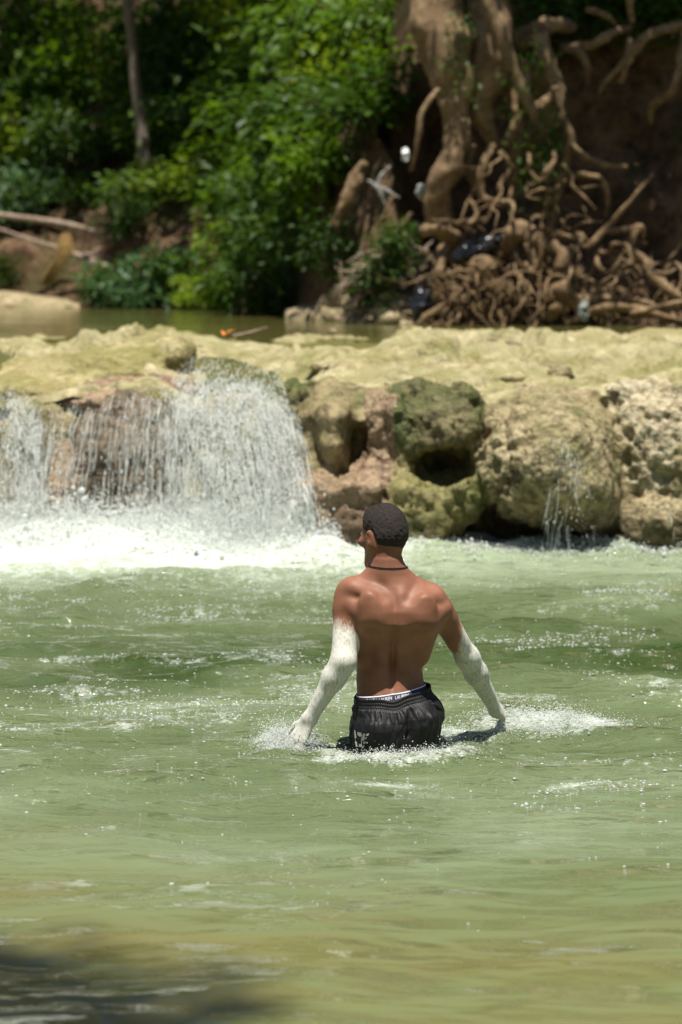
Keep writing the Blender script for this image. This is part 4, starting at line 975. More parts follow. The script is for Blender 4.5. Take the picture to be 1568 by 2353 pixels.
for k in range(170):      # the tangle of thinner roots
    x0 = g.choice([g.uniform(1080, 1330), g.uniform(1000, 1560)]); y0 = g.uniform(330, 690) if x0 < 1300 else g.uniform(560, 720)
    if k > 90: x0, y0 = g.uniform(1000, 1350), g.uniform(600, 700)
    p = [(x0, y0, g.uniform(-.7, .2))]; a = g.uniform(.5, 2.6)
    for j in range(4):
        a += g.normal(0, .75); L = g.uniform(18, 42); p.append((p[-1][0]+L*math.cos(a), min(p[-1][1]+L*math.sin(a), 752), p[-1][2]-.1+g.normal(0, .08)))
    r = g.uniform(1.8, 6)*(1.2 if k < 40 else .8)
    rt_('root', p, [r*.8, r, r*.9, r*.7, r*.3], Y=26.2, mat='root', seg=6, rough=.2, seed=700+k)
# hair roots hanging at the water, one part
G = []
for k in range(420):
    x0 = g.uniform(1010, 1370) if g.random() < .8 else g.uniform(1350, 1568); y0 = g.uniform(640, 735)
    p = [np.array((x0, y0))]
    for j in range(3): p.append(p[-1]+np.array([g.normal(0, 9), g.uniform(8, 22)]))
    G.append(tube_tri([at(q[0], min(q[1], 756), 25.6-.04*j+g.normal(0, .12)) for j, q in enumerate(p)], np.array([2.2, 2.4, 1.8, .8])*sY, seg=4, n=7))
v, f = merge(G); o = mesh_obj('root_fringe', v, f, M['root'], fig); o['kind'] = 'stuff'
# ivy on the trunk and moss patches
for vx, vy, n_, sp in ((1060, 60, 60, 30), (1075, 190, 60, 30), (1205, 230, 130, 46), (1265, 320, 220, 34), (1235, 400, 240, 42), (1040, 130, 40, 22), (1225, 150, 80, 40)):
    q = np.array([at(vx+a*sp*.6, vy+b*sp, 25.9+c*.12) for a, b, c in g.normal(0, 1, (n_, 3))])
    v, f = leaf_geo(n_, q, g.normal(0, 1, (n_, 3)), .085, int(vx+vy)); o = mesh_obj('ivy', v, f, M['leaf_b'], fig); o['kind'] = 'stuff'
v, f = crown_geo(4800, (2.5, 27.4, 9.6), (2.5, 3.0, 1.6), .34, 801); mesh_obj('crown', v, f, M['leaf_a'], fig)
v, f = crown_geo(500, (5.4, 25.6, 8.4), (3.0, 2.6, 1.2), .34, 805); mesh_obj('crown', v, f, M['leaf_a'], fig)

pb = bank_hit(335, 378)
def tree(name, base, path, rad, mat, label, crown, n=6500, size=.34, seed=0, cm='leaf_a'):
    t = empty(name, base); tag(t, label, 'tree')
    tube('trunk', path, rad, M[mat], t, seg=10, n=24, rough=.1, seed=seed)
    for k, (c, r) in enumerate(crown):
        v, f = crown_geo(n, c, r, size, seed+k*7); mesh_obj('crown', v, f, M[cm], t)
        c = np.asarray(c); e = np.asarray(path[0]) if np.linalg.norm(c-path[0]) < np.linalg.norm(c-path[-1]) else np.asarray(path[-1])
        for j in range(4):
            d = rng.normal(0, .5, 3)*np.asarray(r); tube('branch', [e, (e+c)/2+rng.normal(0, .2, 3), c+d], [rad[0]*.7, rad[0]*.45, .03], M[mat], t, seg=6, n=9)
    return t
Yt = pb[1]-1.3; s4 = vm(Yt)
tree('slim_tree', pb, [at(262, -330, Yt+.6), at(285, -60, Yt), at(303, 90, Yt), at(312, 190, Yt), at(324, 290, Yt), at(335, 372, Yt), at(338, 400, Yt+.2)], np.array([10, 11.5, 12, 13, 14, 16, 19])*s4, 'greybark',
     'slim grey tree trunk rising through the bushes on the left', [((pb[0]+.6, Yt+.6, 10.2), (2.4, 2.2, 1.2))], n=2600, seed=820)
for k, (x, y, hgt, cr_) in enumerate([(-7.2, 43, 9.5, (3.4, 3.2, 1.6)), (-3.2, 41, 10.5, (3.6, 3.0, 1.6)), (-1.2, 36.5, 9.0, (2.6, 2.4, 1.2)), (-9.5, 39, 9.0, (3.0, 3.0, 1.4)), (7.5, 30, 12.5, (3.6, 3.4, 1.8))]):
    z = bank_z(x, y+3); b = np.array([x, y+3, z])
    tree('bank_tree', b, [b+[0, -1.6, hgt-z], b+[.2, -.7, (hgt-z)*.5], b-[0, 0, .3]], [.1, .13, .2], 'greybark',
         ['tree leaning over the far left bushes, its crown above the photo', 'tree behind the slim trunk with its crown above the photo', 'tree over the middle bushes with its crown above the photo', 'tree beyond the left edge over the rock bar', 'tree on top of the earth cliff at the right'][k],
         [((x, y+1.0, hgt), cr_)], n=(1700, 1700, 2600, 1500, 700)[k], seed=840+k*20)
# tree on the near bank left of the camera: its bough shades the near water
b = np.array([-7.5, -3.0, .4])
tree('near_tree', b, [np.array([-4.2, -.3, 18.2]), np.array([-5.8, -1.2, 12]), np.array([-7.2, -2.5, 6]), b-[0, 0, .3]], [.10, .16, .24, .34], 'greybark', 'tall tree on the near bank left of the photo, its bough shading the near water',
     [((-2.45, 1.25, 20), (1.7, .62, .5)), ((-4.8, .6, 20.6), (1.9, 1.6, .9))], n=3000, size=.17, seed=900)
# unseen leaf mass added behind the camera to cut the sky fill
G = []
for k in range(16):
    a = np.pi*(1.0+(k+.5)/16); c = np.array([15*math.cos(a), -4+11*math.sin(a), rng.uniform(4.5, 7)])
    G.append(crown_geo(1500, c, (3.2, 2.6, 4.2), .5, 1000+k))
v, f = merge(G); tag(mesh_obj('near_woods', v, f, M['leaf_b']), 'leafy wood on the near bank behind the camera', 'wood', kind='stuff')

# ------------------------------------------------------------------ dead trunks, driftwood, litter
def dead(name, label, pts, rad, Y, mat='log', cat='dead log', side=()):
    s = vm(Y); r = empty(name, at(pts[-1][0], pts[-1][1], Y)); tag(r, label, cat)
    tube('stem', V2(pts, Y), np.array(rad)*s, M[mat], r, seg=8, n=26, rough=.14, seed=int(pts[0][1]))
    for p, q in side: tube('branch', V2(p, Y), np.array(q)*s, M[mat], r, seg=6, n=10, rough=.1, seed=int(p[0][0]))
    return r
dead('fallen_log', 'long pale dead trunk sloping down from the left edge', [(-70, 488, .5), (20, 497, .3), (150, 516), (290, 558), (392, 588, -.1), (480, 625, .1)], [6, 7, 7.5, 7, 6.5, 4], 38.4, side=[([(205, 530), (225, 548), (245, 566)], [3, 2.6, 1.5]), ([(300, 560), (322, 575), (340, 600)], [3, 2.5, 1])])
dead('fallen_log', 'shorter bright dead trunk below the long one, its end by the blue green bush', [(-40, 512, .8), (60, 548, .5), (160, 580, .2), (215, 602), (260, 617, -.1)], [3.5, 4.5, 7, 8, 7], 38.0)
dead('fallen_branch', 'thin dead branch crossing behind the two fallen trunks', [(170, 600, .3), (215, 580, .2), (250, 560, .3)], [3, 3, 2], 38.9, cat='branch')
dead('fallen_branch', 'short dead branch right of the bright trunk\'s end', [(195, 583, .2), (245, 592, .1), (292, 600, .2)], [3.5, 3.5, 2.5], 38.6, cat='branch')
# hanging dry fronds
r = empty('dry_fronds', at(140, 600, 38)); tag(r, 'tan bundle of dry fronds hanging under the dead trunks', 'dry fronds')
G = []
for k in range(60):
    o_ = rng.normal(0, 4, 2); e = rng.normal(0, 7, 2)
    G.append(tube_tri([at(150+o_[0], 543+o_[1], 37.7), at(147+o_[0]*1.8, 580+o_[1], 37.6), at(130+e[0], 612+e[1], 37.6), at(105+e[0], 652+e[1]*.8, 37.7)], np.array([1.5, 2.6, 2.2, .8])*vm(38), seg=4, n=10))
v, f = merge(G); o = mesh_obj('frond', v, f, M['straw'], r); o['kind'] = 'stuff'
# debris mound: root stubs and sticks
for k, (lb, pts, rad) in enumerate([
 ('bleached white forked driftwood on the debris mound', [(842, 412), (866, 432), (876, 446), (886, 472)], [3, 5.5, 5.5, 3]),
 ('brown root stump tilted at the top of the debris mound', [(835, 372), (815, 420), (790, 470), (770, 520)], [10, 16, 14, 8]),
 ('orange-brown stick curving beside the fig tree foot', [(880, 560), (905, 535), (930, 515), (945, 490)], [5, 7, 7, 5]),
 ('thin upright stick on the debris mound', [(870, 530), (885, 490), (905, 455)], [4, 4, 3])]):
    Y = 27.0-.02*k; s = vm(Y); r = empty('driftwood', at(pts[-1][0], pts[-1][1], Y)); tag(r, lb, 'driftwood')
    mt = M['bleached'] if k == 0 else M['root']
    tube('trunk', V2(pts, Y-.3), np.array(rad)*s, mt, r, seg=12, n=26, rough=.45, seed=k)
    if k == 0:
        tube('branch', V2([(866, 428), (892, 440), (918, 456)], Y-.3), np.array([4.5, 4.5, 2.5])*s, mt, r, seg=9, n=16, rough=.45)
        tube('branch', V2([(866, 428), (880, 400), (898, 382)], Y-.2), np.array([4, 4.5, 2])*s, mt, r, seg=9, n=16, rough=.45)
# clods and stones of the mound
G = []
for k in range(900):
    a = rng.uniform(690, 960); b_ = rng.uniform(0, 1); vy = 760-(a-690)*.9*b_**1.0-5
    if vy < 480: continue
    p = bank_hit(a, vy); s = rng.lognormal(math.log(.045), .5)
    v = ICO_V*(1+.35*rng.normal(0, 1, (12, 1)))*s*np.array([1.2, 1, .8]); G.append((v+p, ICO_F))
v, f = merge(G); tag(mesh_obj('rubble', v, f, M['bar'], smooth=False), 'clods and broken stones lying on the debris mound', 'rubble', kind='stuff')
G = []
for k in range(110):
    a = rng.uniform(690, 1000); vy = rng.uniform(520, 740); 
    if vy < 760-(a-690)*1.2: continue
    p = at(a, vy, 26.6+rng.normal(0, .1)); d = np.array([rng.normal(.1, .13), rng.normal(0, .05), rng.normal(.1, .08)])
    G.append(tube_tri([p-d, p+rng.normal(0, .02, 3), p+d], [.006, .014, .005], seg=4, n=5))
v, f = merge(G); tag(mesh_obj('twig_litter', v, f, M['log']), 'dry twigs and roots strewn over the debris mound', 'twigs', kind='stuff')

def crumple(name, label, cat, c, r, mat, seed, hres=.02, namp=.08, nf=7, axes=None):
    c = np.asarray(c); r = np.asarray(r); f = Field(c-r.max()*1.5, c+r.max()*1.5, hres); f.ell(c, r, .02, axes=axes)
    P = p3(f.ax[0][:, None, None], f.ax[1][None, :, None], f.ax[2][None, None, :]); f.f += namp*(np.abs(fbm(P*nf, 3, seed))-.3)
    V, q = f.mesh(0); return tag(mesh_obj(name, V, q, mat), label, cat)
s6 = vm(26)
crumple('plastic_sheet', 'crumpled black plastic sheet caught under the bright root arch', 'plastic sheet', at(1100, 572, 25.75), (62*s6, .12, 22*s6), M['plastic_black'], 61, axes=[[.93, 0, .36], [0, 1, 0], [-.36, 0, .93]])
crumple('plastic_bag', 'dark plastic bag slumped at the waterline left of the roots', 'plastic bag', at(968, 700, 25.9), (26*s6, .14, 44*s6), M['plastic_black'], 62)
crumple('rag', 'pale grey rag caught on the roots at the waterline', 'rag', at(1342, 715, 25.2), (11*s6, .03, 22*s6), M['rag'], 63, hres=.009, namp=.05, nf=13)
crumple('plastic_bag', 'white plastic scrap hanging left of the fig trunk', 'plastic bag', at(932, 356, 25.9), (7*s6, .03, 17*s6), M['plastic_white'], 64, hres=.008, namp=.05, nf=16)
crumple('plastic_bag', 'greyish plastic bag snagged against the bend of the fig trunk', 'plastic bag', at(966, 440, 26.15), (12*s6, .06, 15*s6), M['rag'], 65, hres=.01, namp=.06, nf=14)
def on_ledge(vx, vy):
    for Y in np.arange(15.6, 21, .02):
        p = at(vx, vy, Y)
        if p[2] < ledge_z(p[0], p[1]): return p
    return at(vx, vy, 20)
for k, (vx, vy, lb, Yx) in enumerate([(520, 777, 'orange fallen leaf beside the stick at the head of the channel', 0), (812, 793, 'small orange leaf on the middle of the shelf', 0), (80, 872, 'orange leaf lying on the mossy slab', 16.2), (925, 928, 'reddish leaf on the lip above the green hollow', 15.1)]):
    p = on_ledge(vx, vy) if not Yx else at(vx, vy, Yx)
    v, f = leaf_geo(3, np.tile(p+np.array([-.02, 0, .02]), (3, 1)), np.array([[1., .1, .5], [.6, -.3, .6], [.2, .2, .8]]), .1 if k < 1 else .065, 5+k)
    tag(mesh_obj('fallen_leaf', v, f, M['leaf_orange']), lb, 'leaf', 'fallen leaves on the rocks')
p = on_ledge(560, 776); tag(tube('stick', [at(525, 781, p[1])+[0, 0, .02], at(570, 775, p[1])+[0, 0, .03], at(614, 767, p[1])+[0, 0, .05]], [.012, .014, .008], M['log'], seg=7, n=10, rough=.1), 'pale stick lying across the head of the channel', 'stick')
p = on_ledge(1165, 793); tag(tube('stick', [at(1120, 786, p[1])+[0, 0, .02], at(1165, 792, p[1])+[0, 0, .02], at(1200, 797, p[1])+[0, 0, .02]], [.008, .009, .006], M['log'], seg=6, n=9, rough=.1), 'thin brown stick on the shelf right of the middle', 'stick')
crumple('stone', 'small white stone sitting on the shelf near the pool', 'stone', on_ledge(762, 778)+[0, 0, .05], (.042, .035, .036), M['bar'], 66, hres=.012, namp=.03, nf=12)
# ------------------------------------------------------------------ the wading man
TOR = np.array([  # vy, centre vx, half width, centre Y, half depth
 (1296, 890, 24, 8.652, .040), (1322, 894, 33, 8.648, .050), (1347, 903, 64, 8.645, .078), (1375, 912, 97, 8.642, .099), (1400, 914, 101, 8.634, .110),
 (1430, 912, 95, 8.636, .112), (1470, 907, 86, 8.668, .106), (1510, 900, 79, 8.690, .097), (1540, 896, 76, 8.694, .094), (1570, 897, 78, 8.684, .098),
 (1600, 903, 82, 8.664, .105), (1640, 910, 90, 8.655, .116), (1690, 911, 92, 8.655, .118), (1760, 911, 84, 8.662, .108)], float)
tz = at(TOR[:, 1], TOR[:, 0], 8.62)[:, 2]; tx = at(TOR[:, 1], TOR[:, 0], 8.62)[:, 0]; ta = TOR[:, 2]*vm(8.70); ty = TOR[:, 3]; tb = TOR[:, 4]
def tl(z, arr): return np.interp(z, tz[::-1], arr[::-1])
def J(vx, vy, Y): return at(vx, vy, Y)
RB = Field((-.22, 8.25, -.86), (.62, 9.42, 1.0), .0048)
f = RB
# torso
sl, X, Y, Zg = f.box((-.1, 8.4, tz[-1]-.01), (.5, 8.9, tz[0]+.02))
cx, cy, a, b = tl(Zg, tx), tl(Zg, ty), tl(Zg, ta), tl(Zg, tb)
q = (np.abs((X-cx)/a)**2.35+np.abs((Y-cy)/b)**2.35)**(1/2.35)
d = np.maximum((q-1)*np.minimum(a, b)*1.05, np.maximum(Zg-tz[0], tz[-1]-Zg)); f.put(sl, d.astype(np.float32), .02)
# hips, legs to the feet on the bed
hipL, hipR = J(872, 1735, 8.66), J(952, 1728, 8.68)
for hp, kn, an, to in ((hipL, (.045, 8.60, -.40), (.03, 8.56, -.79), (.0, 8.72, -.83)), (hipR, (.245, 8.86, -.38), (.26, 8.82, -.78), (.285, 8.98, -.83))):
    f.cone(hp, kn, .074, .054, .04); f.cone(kn, an, .054, .037, .03); f.cone(np.array(kn)*.7+np.array(an)*.3-[0, .02, 0], np.array(kn)*.4+np.array(an)*.6-[0, .01, 0], .05, .04, .03)
    f.cone(an, to, .036, .03, .03)
f.ell(J(872, 1670, 8.61), (.07, .072, .09), .04); f.ell(J(948, 1662, 8.61), (.07, .072, .09), .04)
# neck, trapezius, shoulders
f.cone(J(890, 1325, 8.638), J(889, 1245, 8.648), .054, .050, .04)
f.cone(J(880, 1312, 8.645), J(820, 1350, 8.65), .030, .036, .05); f.cone(J(898, 1312, 8.645), J(985, 1365, 8.655), .030, .038, .05)
# shoulder blades and back muscles
f.ell(J(858, 1396, 8.552), (.058, .036, .060), .03, axes=[[.94, 0, -.34], [0, 1, 0], [.34, 0, .94]]); f.ell(J(968, 1402, 8.556), (.058, .036, .060), .03, axes=[[.94, 0, .34], [0, 1, 0], [-.34, 0, .94]])
f.cone(J(842, 1425, 8.572), J(806, 1392, 8.605), .030, .032, .03); f.cone(J(985, 1430, 8.575), J(1018, 1402, 8.625), .030, .032, .03)
f.cone(J(880, 1368, 8.568), J(815, 1352, 8.615), .020, .026, .025); f.cone(J(945, 1374, 8.572), J(1000, 1374, 8.62), .020, .026, .025)
f.cone(J(836, 1440, 8.61), J(838, 1500, 8.64), .040, .036, .04); f.cone(J(982, 1440, 8.62), J(966, 1505, 8.65), .040, .034, .04)
f.cone(J(882, 1380, 8.575), J(884, 1540, 8.617), .026, .028, .03); f.cone(J(884, 1540, 8.617), J(884, 1600, 8.590), .026, .028, .03); f.cone(J(928, 1380, 8.577), J(921, 1540, 8.617), .026, .026, .03); f.cone(J(921, 1540, 8.617), J(920, 1595, 8.590), .026, .028, .03)
f.cone(J(862, 1352, 8.548), J(884, 1372, 8.530), .012, .011, .03, sub=True); f.cone(J(962, 1358, 8.550), J(942, 1376, 8.532), .012, .011, .03, sub=True)
# sculpting of the back: (vx, vy, half width, half height in view units, metres out(-) / in(+), lean)
sl, X, Y, Zg = f.box((-.1, 8.35, .1), (.5, 8.66, 1.0))
zr_ = J(905, np.array([1340, 1385, 1430, 1480, 1530, 1575, 1620]), 8.56)[:, 2]; xr_ = J(np.array([908, 908, 907, 905, 903, 902, 902]), 1450, 8.56)[:, 0]; wr_ = np.array([0, .4, .8, 1., 1., .7, 0])
f.f[sl] += .0105*np.exp(-((X-np.interp(Zg, zr_[::-1], xr_[::-1]))/.0125)**2)*np.interp(Zg, zr_[::-1], wr_[::-1])
for vx, vy, rx, rz, dp, ln in ((886, 1356, 15, 20, .009, .5), (944, 1362, 15, 20, .009, -.5), (866, 1428, 34, 26, -.010, 0), (974, 1432, 34, 26, -.010, 0), (907, 1405, 20, 38, .006, 0),
                               (846, 1360, 40, 12, -.006, -.3), (985, 1368, 40, 12, -.006, .3), (880, 1500, 15, 75, -.006, 0), (930, 1500, 15, 75, -.006, 0), (850, 1505, 18, 50, .004, 0), (958, 1505, 18, 50, .004, 0),
                               (880, 1598, 8, 9, .003, 0), (925, 1592, 8, 9, .003, 0), (830, 1405, 14, 26, .006, -.2), (1003, 1412, 14, 26, .006, .2)):
    c = J(vx, vy, 8.55); u = (X-c[0])/(rx*vm(8.6)); v = (Zg-c[2])/(rz*vm(8.6)); u = u+ln*v*rz/rx
    f.f[sl] += dp*np.exp(-u*u-v*v)
RT = Field.__new__(Field); RT.__dict__.update(f.__dict__); RT.f = f.f.copy()
# (arms)
SL, EL, WL = J(797, 1372, 8.655), J(790, 1520, 8.565), J(712, 1652, 8.60)
SR, ER, WR = J(1011, 1398, 8.675), J(1075, 1512, 8.79), J(1141, 1634, 8.94)
f.cone(J(802, 1357, 8.652), J(792, 1400, 8.645), .043, .040, .035); f.cone(J(995, 1376, 8.662), J(1022, 1418, 8.69), .043, .040, .035)
f.cone(SL, EL, .042, .0385, .022); f.cone(SR, ER, .042, .036, .022)
f.cone(J(799, 1412, 8.630), J(793, 1478, 8.590), .024, .024, .05); f.cone(J(1020, 1430, 8.675), J(1052, 1480, 8.735), .026, .022, .045)     # triceps
f.ell(EL+[0.004, -.018, .002], (.015, .013, .02), .03); f.ell(ER+[-.004, -.016, .0], (.015, .013, .02), .03)
for E, W in ((EL, WL), (ER, WR)):
    f.cone(E, E*.72+W*.28, .037, .0395, .045); f.cone(E*.72+W*.28, W, .0395, .0245, .03); f.ell(W, (.026, .022, .024), .02)
# head, turned to his left
HC = J(884, 1217, 8.668); yaw = R(42)
fh = np.array([-math.sin(yaw), math.cos(yaw), 0]); lh = np.array([-math.cos(yaw), -math.sin(yaw), 0]); zh = np.array([0, 0, 1.])
tilt = R(6); fz = fh*math.cos(tilt)-zh*math.sin(tilt); uz = zh*math.cos(tilt)+fh*math.sin(tilt)
def H(fw, lf, up_): return HC+fz*fw+lh*lf+uz*up_
AX3 = [lh, fz, uz]
def skull(fl, k=.02, off=0.0):
    fl.ell(H(-.010, 0, -.002), (.064+off, .077+off, .088+off), k, axes=AX3); fl.ell(H(-.018, 0, -.042), (.052+off, .050+off, .062+off), k, axes=AX3)
    fl.ell(H(.040, 0, .012), (.058+off, .046+off, .062+off), k, axes=AX3)
skull(f)
f.cone(H(.035, 0, -.045), H(.070, 0, -.118), .056, .030, .03); f.cone(H(.0, .050, -.055), H(.066, .014, -.118), .022, .020, .025); f.cone(H(.0, -.050, -.055), H(.066, -.014, -.118), .022, .020, .025)
f.ell(H(.076, 0, .010), (.046, .022, .016), .015, axes=AX3); f.cone(H(.086, 0, -.012), H(.108, 0, -.048), .009, .014, .012)
f.ell(H(.098, .011, -.052), (.010, .010, .008), .008, axes=AX3); f.ell(H(.098, -.011, -.052), (.010, .010, .008), .008, axes=AX3)
f.ell(H(.090, 0, -.080), (.024, .013, .008), .006, axes=AX3); f.ell(H(.088, 0, -.093), (.021, .013, .009), .006, axes=AX3)
for s_ in (1, -1):
    f.ell(H(.090, s_*.032, -.010), (.014, .010, .010), .012, sub=True, axes=AX3)
    f.ell(H(.074, s_*.044, -.040), (.018, .018, .016), .02, axes=AX3)
    ef = lh*s_*.80-fz*.60; ea = [np.cross(uz, ef), ef, uz]
    ec = H(-.004, s_*.078, -.026); f.ell(ec, (.017, .007, .031), .006, axes=ea); f.ell(ec-ef*.004-uz*.028, (.009, .007, .009), .006, axes=ea)
    f.ell(ec+ef*.010*.4+np.cross(uz, ef)*.004*0+lh*s_*.006+fz*.006, (.009, .006, .018), .004, sub=True, axes=ea)
# hands: palm, four unequal bent fingers, thumb
def hand(fl, W, D, Nn, side, curl):
    """W wrist, D towards the fingers, Nn out of the back of the hand, side: direction of the thumb"""
    D = D/np.linalg.norm(D); Nn = Nn-D*Nn.dot(D); Nn /= np.linalg.norm(Nn); T = np.cross(D, Nn); T *= np.sign(T.dot(side))
    for k, (o, L) in enumerate(((.030, .086), (.010, .090), (-.010, .085), (-.029, .078))):
        kn = W+D*L+T*o+Nn*.002; fl.cone(W+T*o*.45+D*.01, kn, .0145, .0115, .012)
        ln = (.043, .047, .044, .034)[k]; p = kn; d = D+T*o*2.6
        for j, (s_, r0, r1) in enumerate(((1, .0095, .0088), (.62, .0088, .0080), (.5, .0080, .0068))):
            d = d-Nn*curl*(.55+.25*j); d /= np.linalg.norm(d); q_ = p+d*ln*s_; fl.cone(p, q_, r0, r1, .004); p = q_
    p = W+D*.022+T*.020; q_ = p+(D*.7+T*.75-Nn*.2)*.042; fl.cone(p, q_, .016, .0115, .012); r_ = q_+(D*.9+T*.4-Nn*.25)*.032; fl.cone(q_, r_, .011, .0095, .005); fl.cone(r_, r_+(D*1.0-Nn*.2+T*.1)*.024, .0095, .0075, .004)
hand(f, WL, J(684, 1706, 8.60)-WL, np.array([-.55, -.75, .45]), np.array([0, 1., 0]), .28)
hand(f, WR, J(1182, 1662, 8.985)-WR, np.array([.25, -.35, .9]), np.array([-.5, .6, 0]), .2)
V, Q = f.mesh(2)
def seg_t(P, A, B): 
    ab = B-A; return ((P-A)@ab)/ab.dot(ab)
def seg_d(P, A, B):
    t = np.clip(seg_t(P, A, B), 0, 1); return np.linalg.norm(P-A-t[:, None]*(B-A), axis=1)
clay = np.full(len(V), -.5)
for S_, E_, W_, t0, ox in ((SL, EL, WL, .50, .35), (SR, ER, WR, .62, 1.7)):
    m = np.minimum(seg_d(V, S_, E_), seg_d(V, E_, W_)) < .062
    sgn = -1 if S_ is SL else 1
    m |= (np.linalg.norm(V-W_, axis=1) < .24) & (sgn*(V[:, 0]-HIP[0]) > .19)
    m &= RT.sample(V) > .0035
    out = np.array([-1., 0, 0]) if S_ is SL else np.array([.8, 0, .45])
    t = seg_t(V, S_, E_); ax_ = S_+t[:, None]*(E_-S_); val = (t-t0)*np.linalg.norm(E_-S_)+ox*((V-ax_)@out)*.9
    fore = seg_t(V, E_, W_) > -.02
    val = np.where(fore & (t > .6), np.maximum(val, .12), val)
    clay = np.where(m, np.maximum(clay, val), clay)
for _ in range(2):
    pass
man = empty('person', (.16, 8.66, -.86)); tag(man, 'man in black shorts wading away, bare back, arms coated in pale clay', 'person')
mesh_obj('body', V, Q, M['skin'], man, attrs=dict(clay=clay))
for s_ in (1, -1): v_ = ICO_V*.0115; 
for s_ in (1, -1):
    e_ = Field(H(.078, s_*.031, -.011)-.02, H(.078, s_*.031, -.011)+.02, .002); e_.ell(H(.078, s_*.031, -.011), (.0115, .0115, .0115), .001); v_, q_ = e_.mesh(1); mesh_obj('eye', v_, q_, M['eye'], man)
# hair: close-cropped, follows the skull, fades out at the nape
hf = Field(HC-.15, HC+.14, .0026, .1); skull(hf, .03)
P = p3(hf.ax[0][:, None, None], hf.ax[1][None, :, None], hf.ax[2][None, None, :]); m = np.abs(hf.f) < .04
q_ = P[m]; hx = (q_-HC)@fz; hz = (q_-HC)@uz
cut = np.interp(hx, [-.12, -.03, -.012, .02, .045, .07, .1], [-.098, -.092, -.040, -.022, -.012, .030, .055])
th = -.003+.0125*sm(-.004, .085, hz-cut)+.0013*vnoise(q_*230, 3)+.0012*vnoise(q_*110, 5)
hf.f[m] -= th.astype(np.float32)
v_, q_ = hf.mesh(1); mesh_obj('hair', v_, q_, M['hair'], man)
# surface finder on the body, for what is worn
def skin_r(c, th, z, off, r0=.30):
    """distance from axis point c at angle th and height z to the body surface + off"""
    th = np.asarray(th); z = np.asarray(z); r = np.full(np.broadcast(th, z).shape, r0)
    for _ in range(40):
        P = p3(c[0]+r*np.cos(th), c[1]+r*np.sin(th), z); r = r-np.clip((RT.sample(P)-off)*.9, -.01, .02)
    return r
# necklace
NC = J(888, 1303, 8.652); th = np.linspace(0, 2*np.pi, 60)
zc = NC[2]+.004-.035*np.sin(th)*(np.sin(th) > 0)-.003*np.cos(th)
rr = skin_r(NC, th, zc, .0015, .16)
pts = p3(NC[0]+rr*np.cos(th), NC[1]+rr*np.sin(th), zc); tube('necklace', pts[:], [.0019]*60, M['cord'], man, seg=6, n=120)
# waistband and shorts
BC = np.array([float(tl(J(900, 1600, 8.6)[2], tx)), 8.662])
zL, zR = J(818, 1603, 8.60)[2], J(988, 1577, 8.60)[2]; xL, xR = J(818, 1600, 8.60)[0], J(988, 1600, 8.60)[0]
def band_z(x): return zL+(zR-zL)*(x-xL)/(xR-xL)
def ring(off, z_of, nz, nth=260, shape=None):
    TH = np.linspace(0, 2*np.pi, nth, endpoint=False); out = []
    for k in range(nz):
        r = np.full(nth, .13)
        for _ in range(3): zz_ = z_of(BC[0]+r*np.cos(TH), k/(nz-1), TH); r = skin_r(BC, TH, zz_, off)
        if shape: r = r+shape(TH, k/(nz-1))
        out.append(p3(BC[0]+r*np.cos(TH), BC[1]+r*np.sin(TH), zz_))
    return np.array(out)
bandG = ring(.0028, lambda x, t, th: band_z(x)-.042*t, 8)
wb = mesh_obj('underwear_band', bandG.reshape(-1, 3), grid_faces(8, 260, True), M['band'], man)
ln = ring(.0036, lambda x, t, th: band_z(x)-.0005-.0036*t, 3); mesh_obj('band_edge', ln.reshape(-1, 3), grid_faces(3, 260, True), M['white'], wb)
def band_text(txt, v0, v1, drop, size):
    cu = bpy.data.curves.new('lettering', 'FONT'); cu.body = txt; cu.size = size; cu.offset = .0002; cu.resolution_u = 2
    o = bpy.data.objects.new('lettering', cu); col.objects.link(o); bpy.context.view_layer.update()
    me = bpy.data.meshes.new_from_object(o.evaluated_get(bpy.context.evaluated_depsgraph_get())); bpy.data.objects.remove(o)
    n = len(me.vertices); c = np.empty(n*3, np.float32); me.vertices.foreach_get('co', c); c = c.reshape(-1, 3)
    x0, x1 = J(v0, 1590, 8.56)[0], J(v1, 1590, 8.56)[0]; w_ = c[:, 0].max(); x = x0+(x1-x0)*c[:, 0]/w_; hgt = c[:, 1]
    zz_ = band_z(x)-drop+hgt; r = np.full(n, .13); th_ = np.full(n, -1.5)
    for _ in range(8):
        th_ = -np.arccos(np.clip((x-BC[0])/r, -.98, .98)); r = skin_r(BC, th_, zz_, .0042)
    V_ = p3(BC[0]+r*np.cos(th_), BC[1]+r*np.sin(th_), zz_)
    tri = []
    me.calc_loop_triangles(); t_ = np.empty(len(me.loop_triangles)*3, np.int32); me.loop_triangles.foreach_get('vertices', t_)
    mesh_obj('lettering', V_, t_.reshape(-1, 3), M['white'], wb, smooth=False)
band_text('RALPH  LAUREN', 842, 901, .0205, .0175); band_text('LAUREN', 908, 940, .0205, .0175)
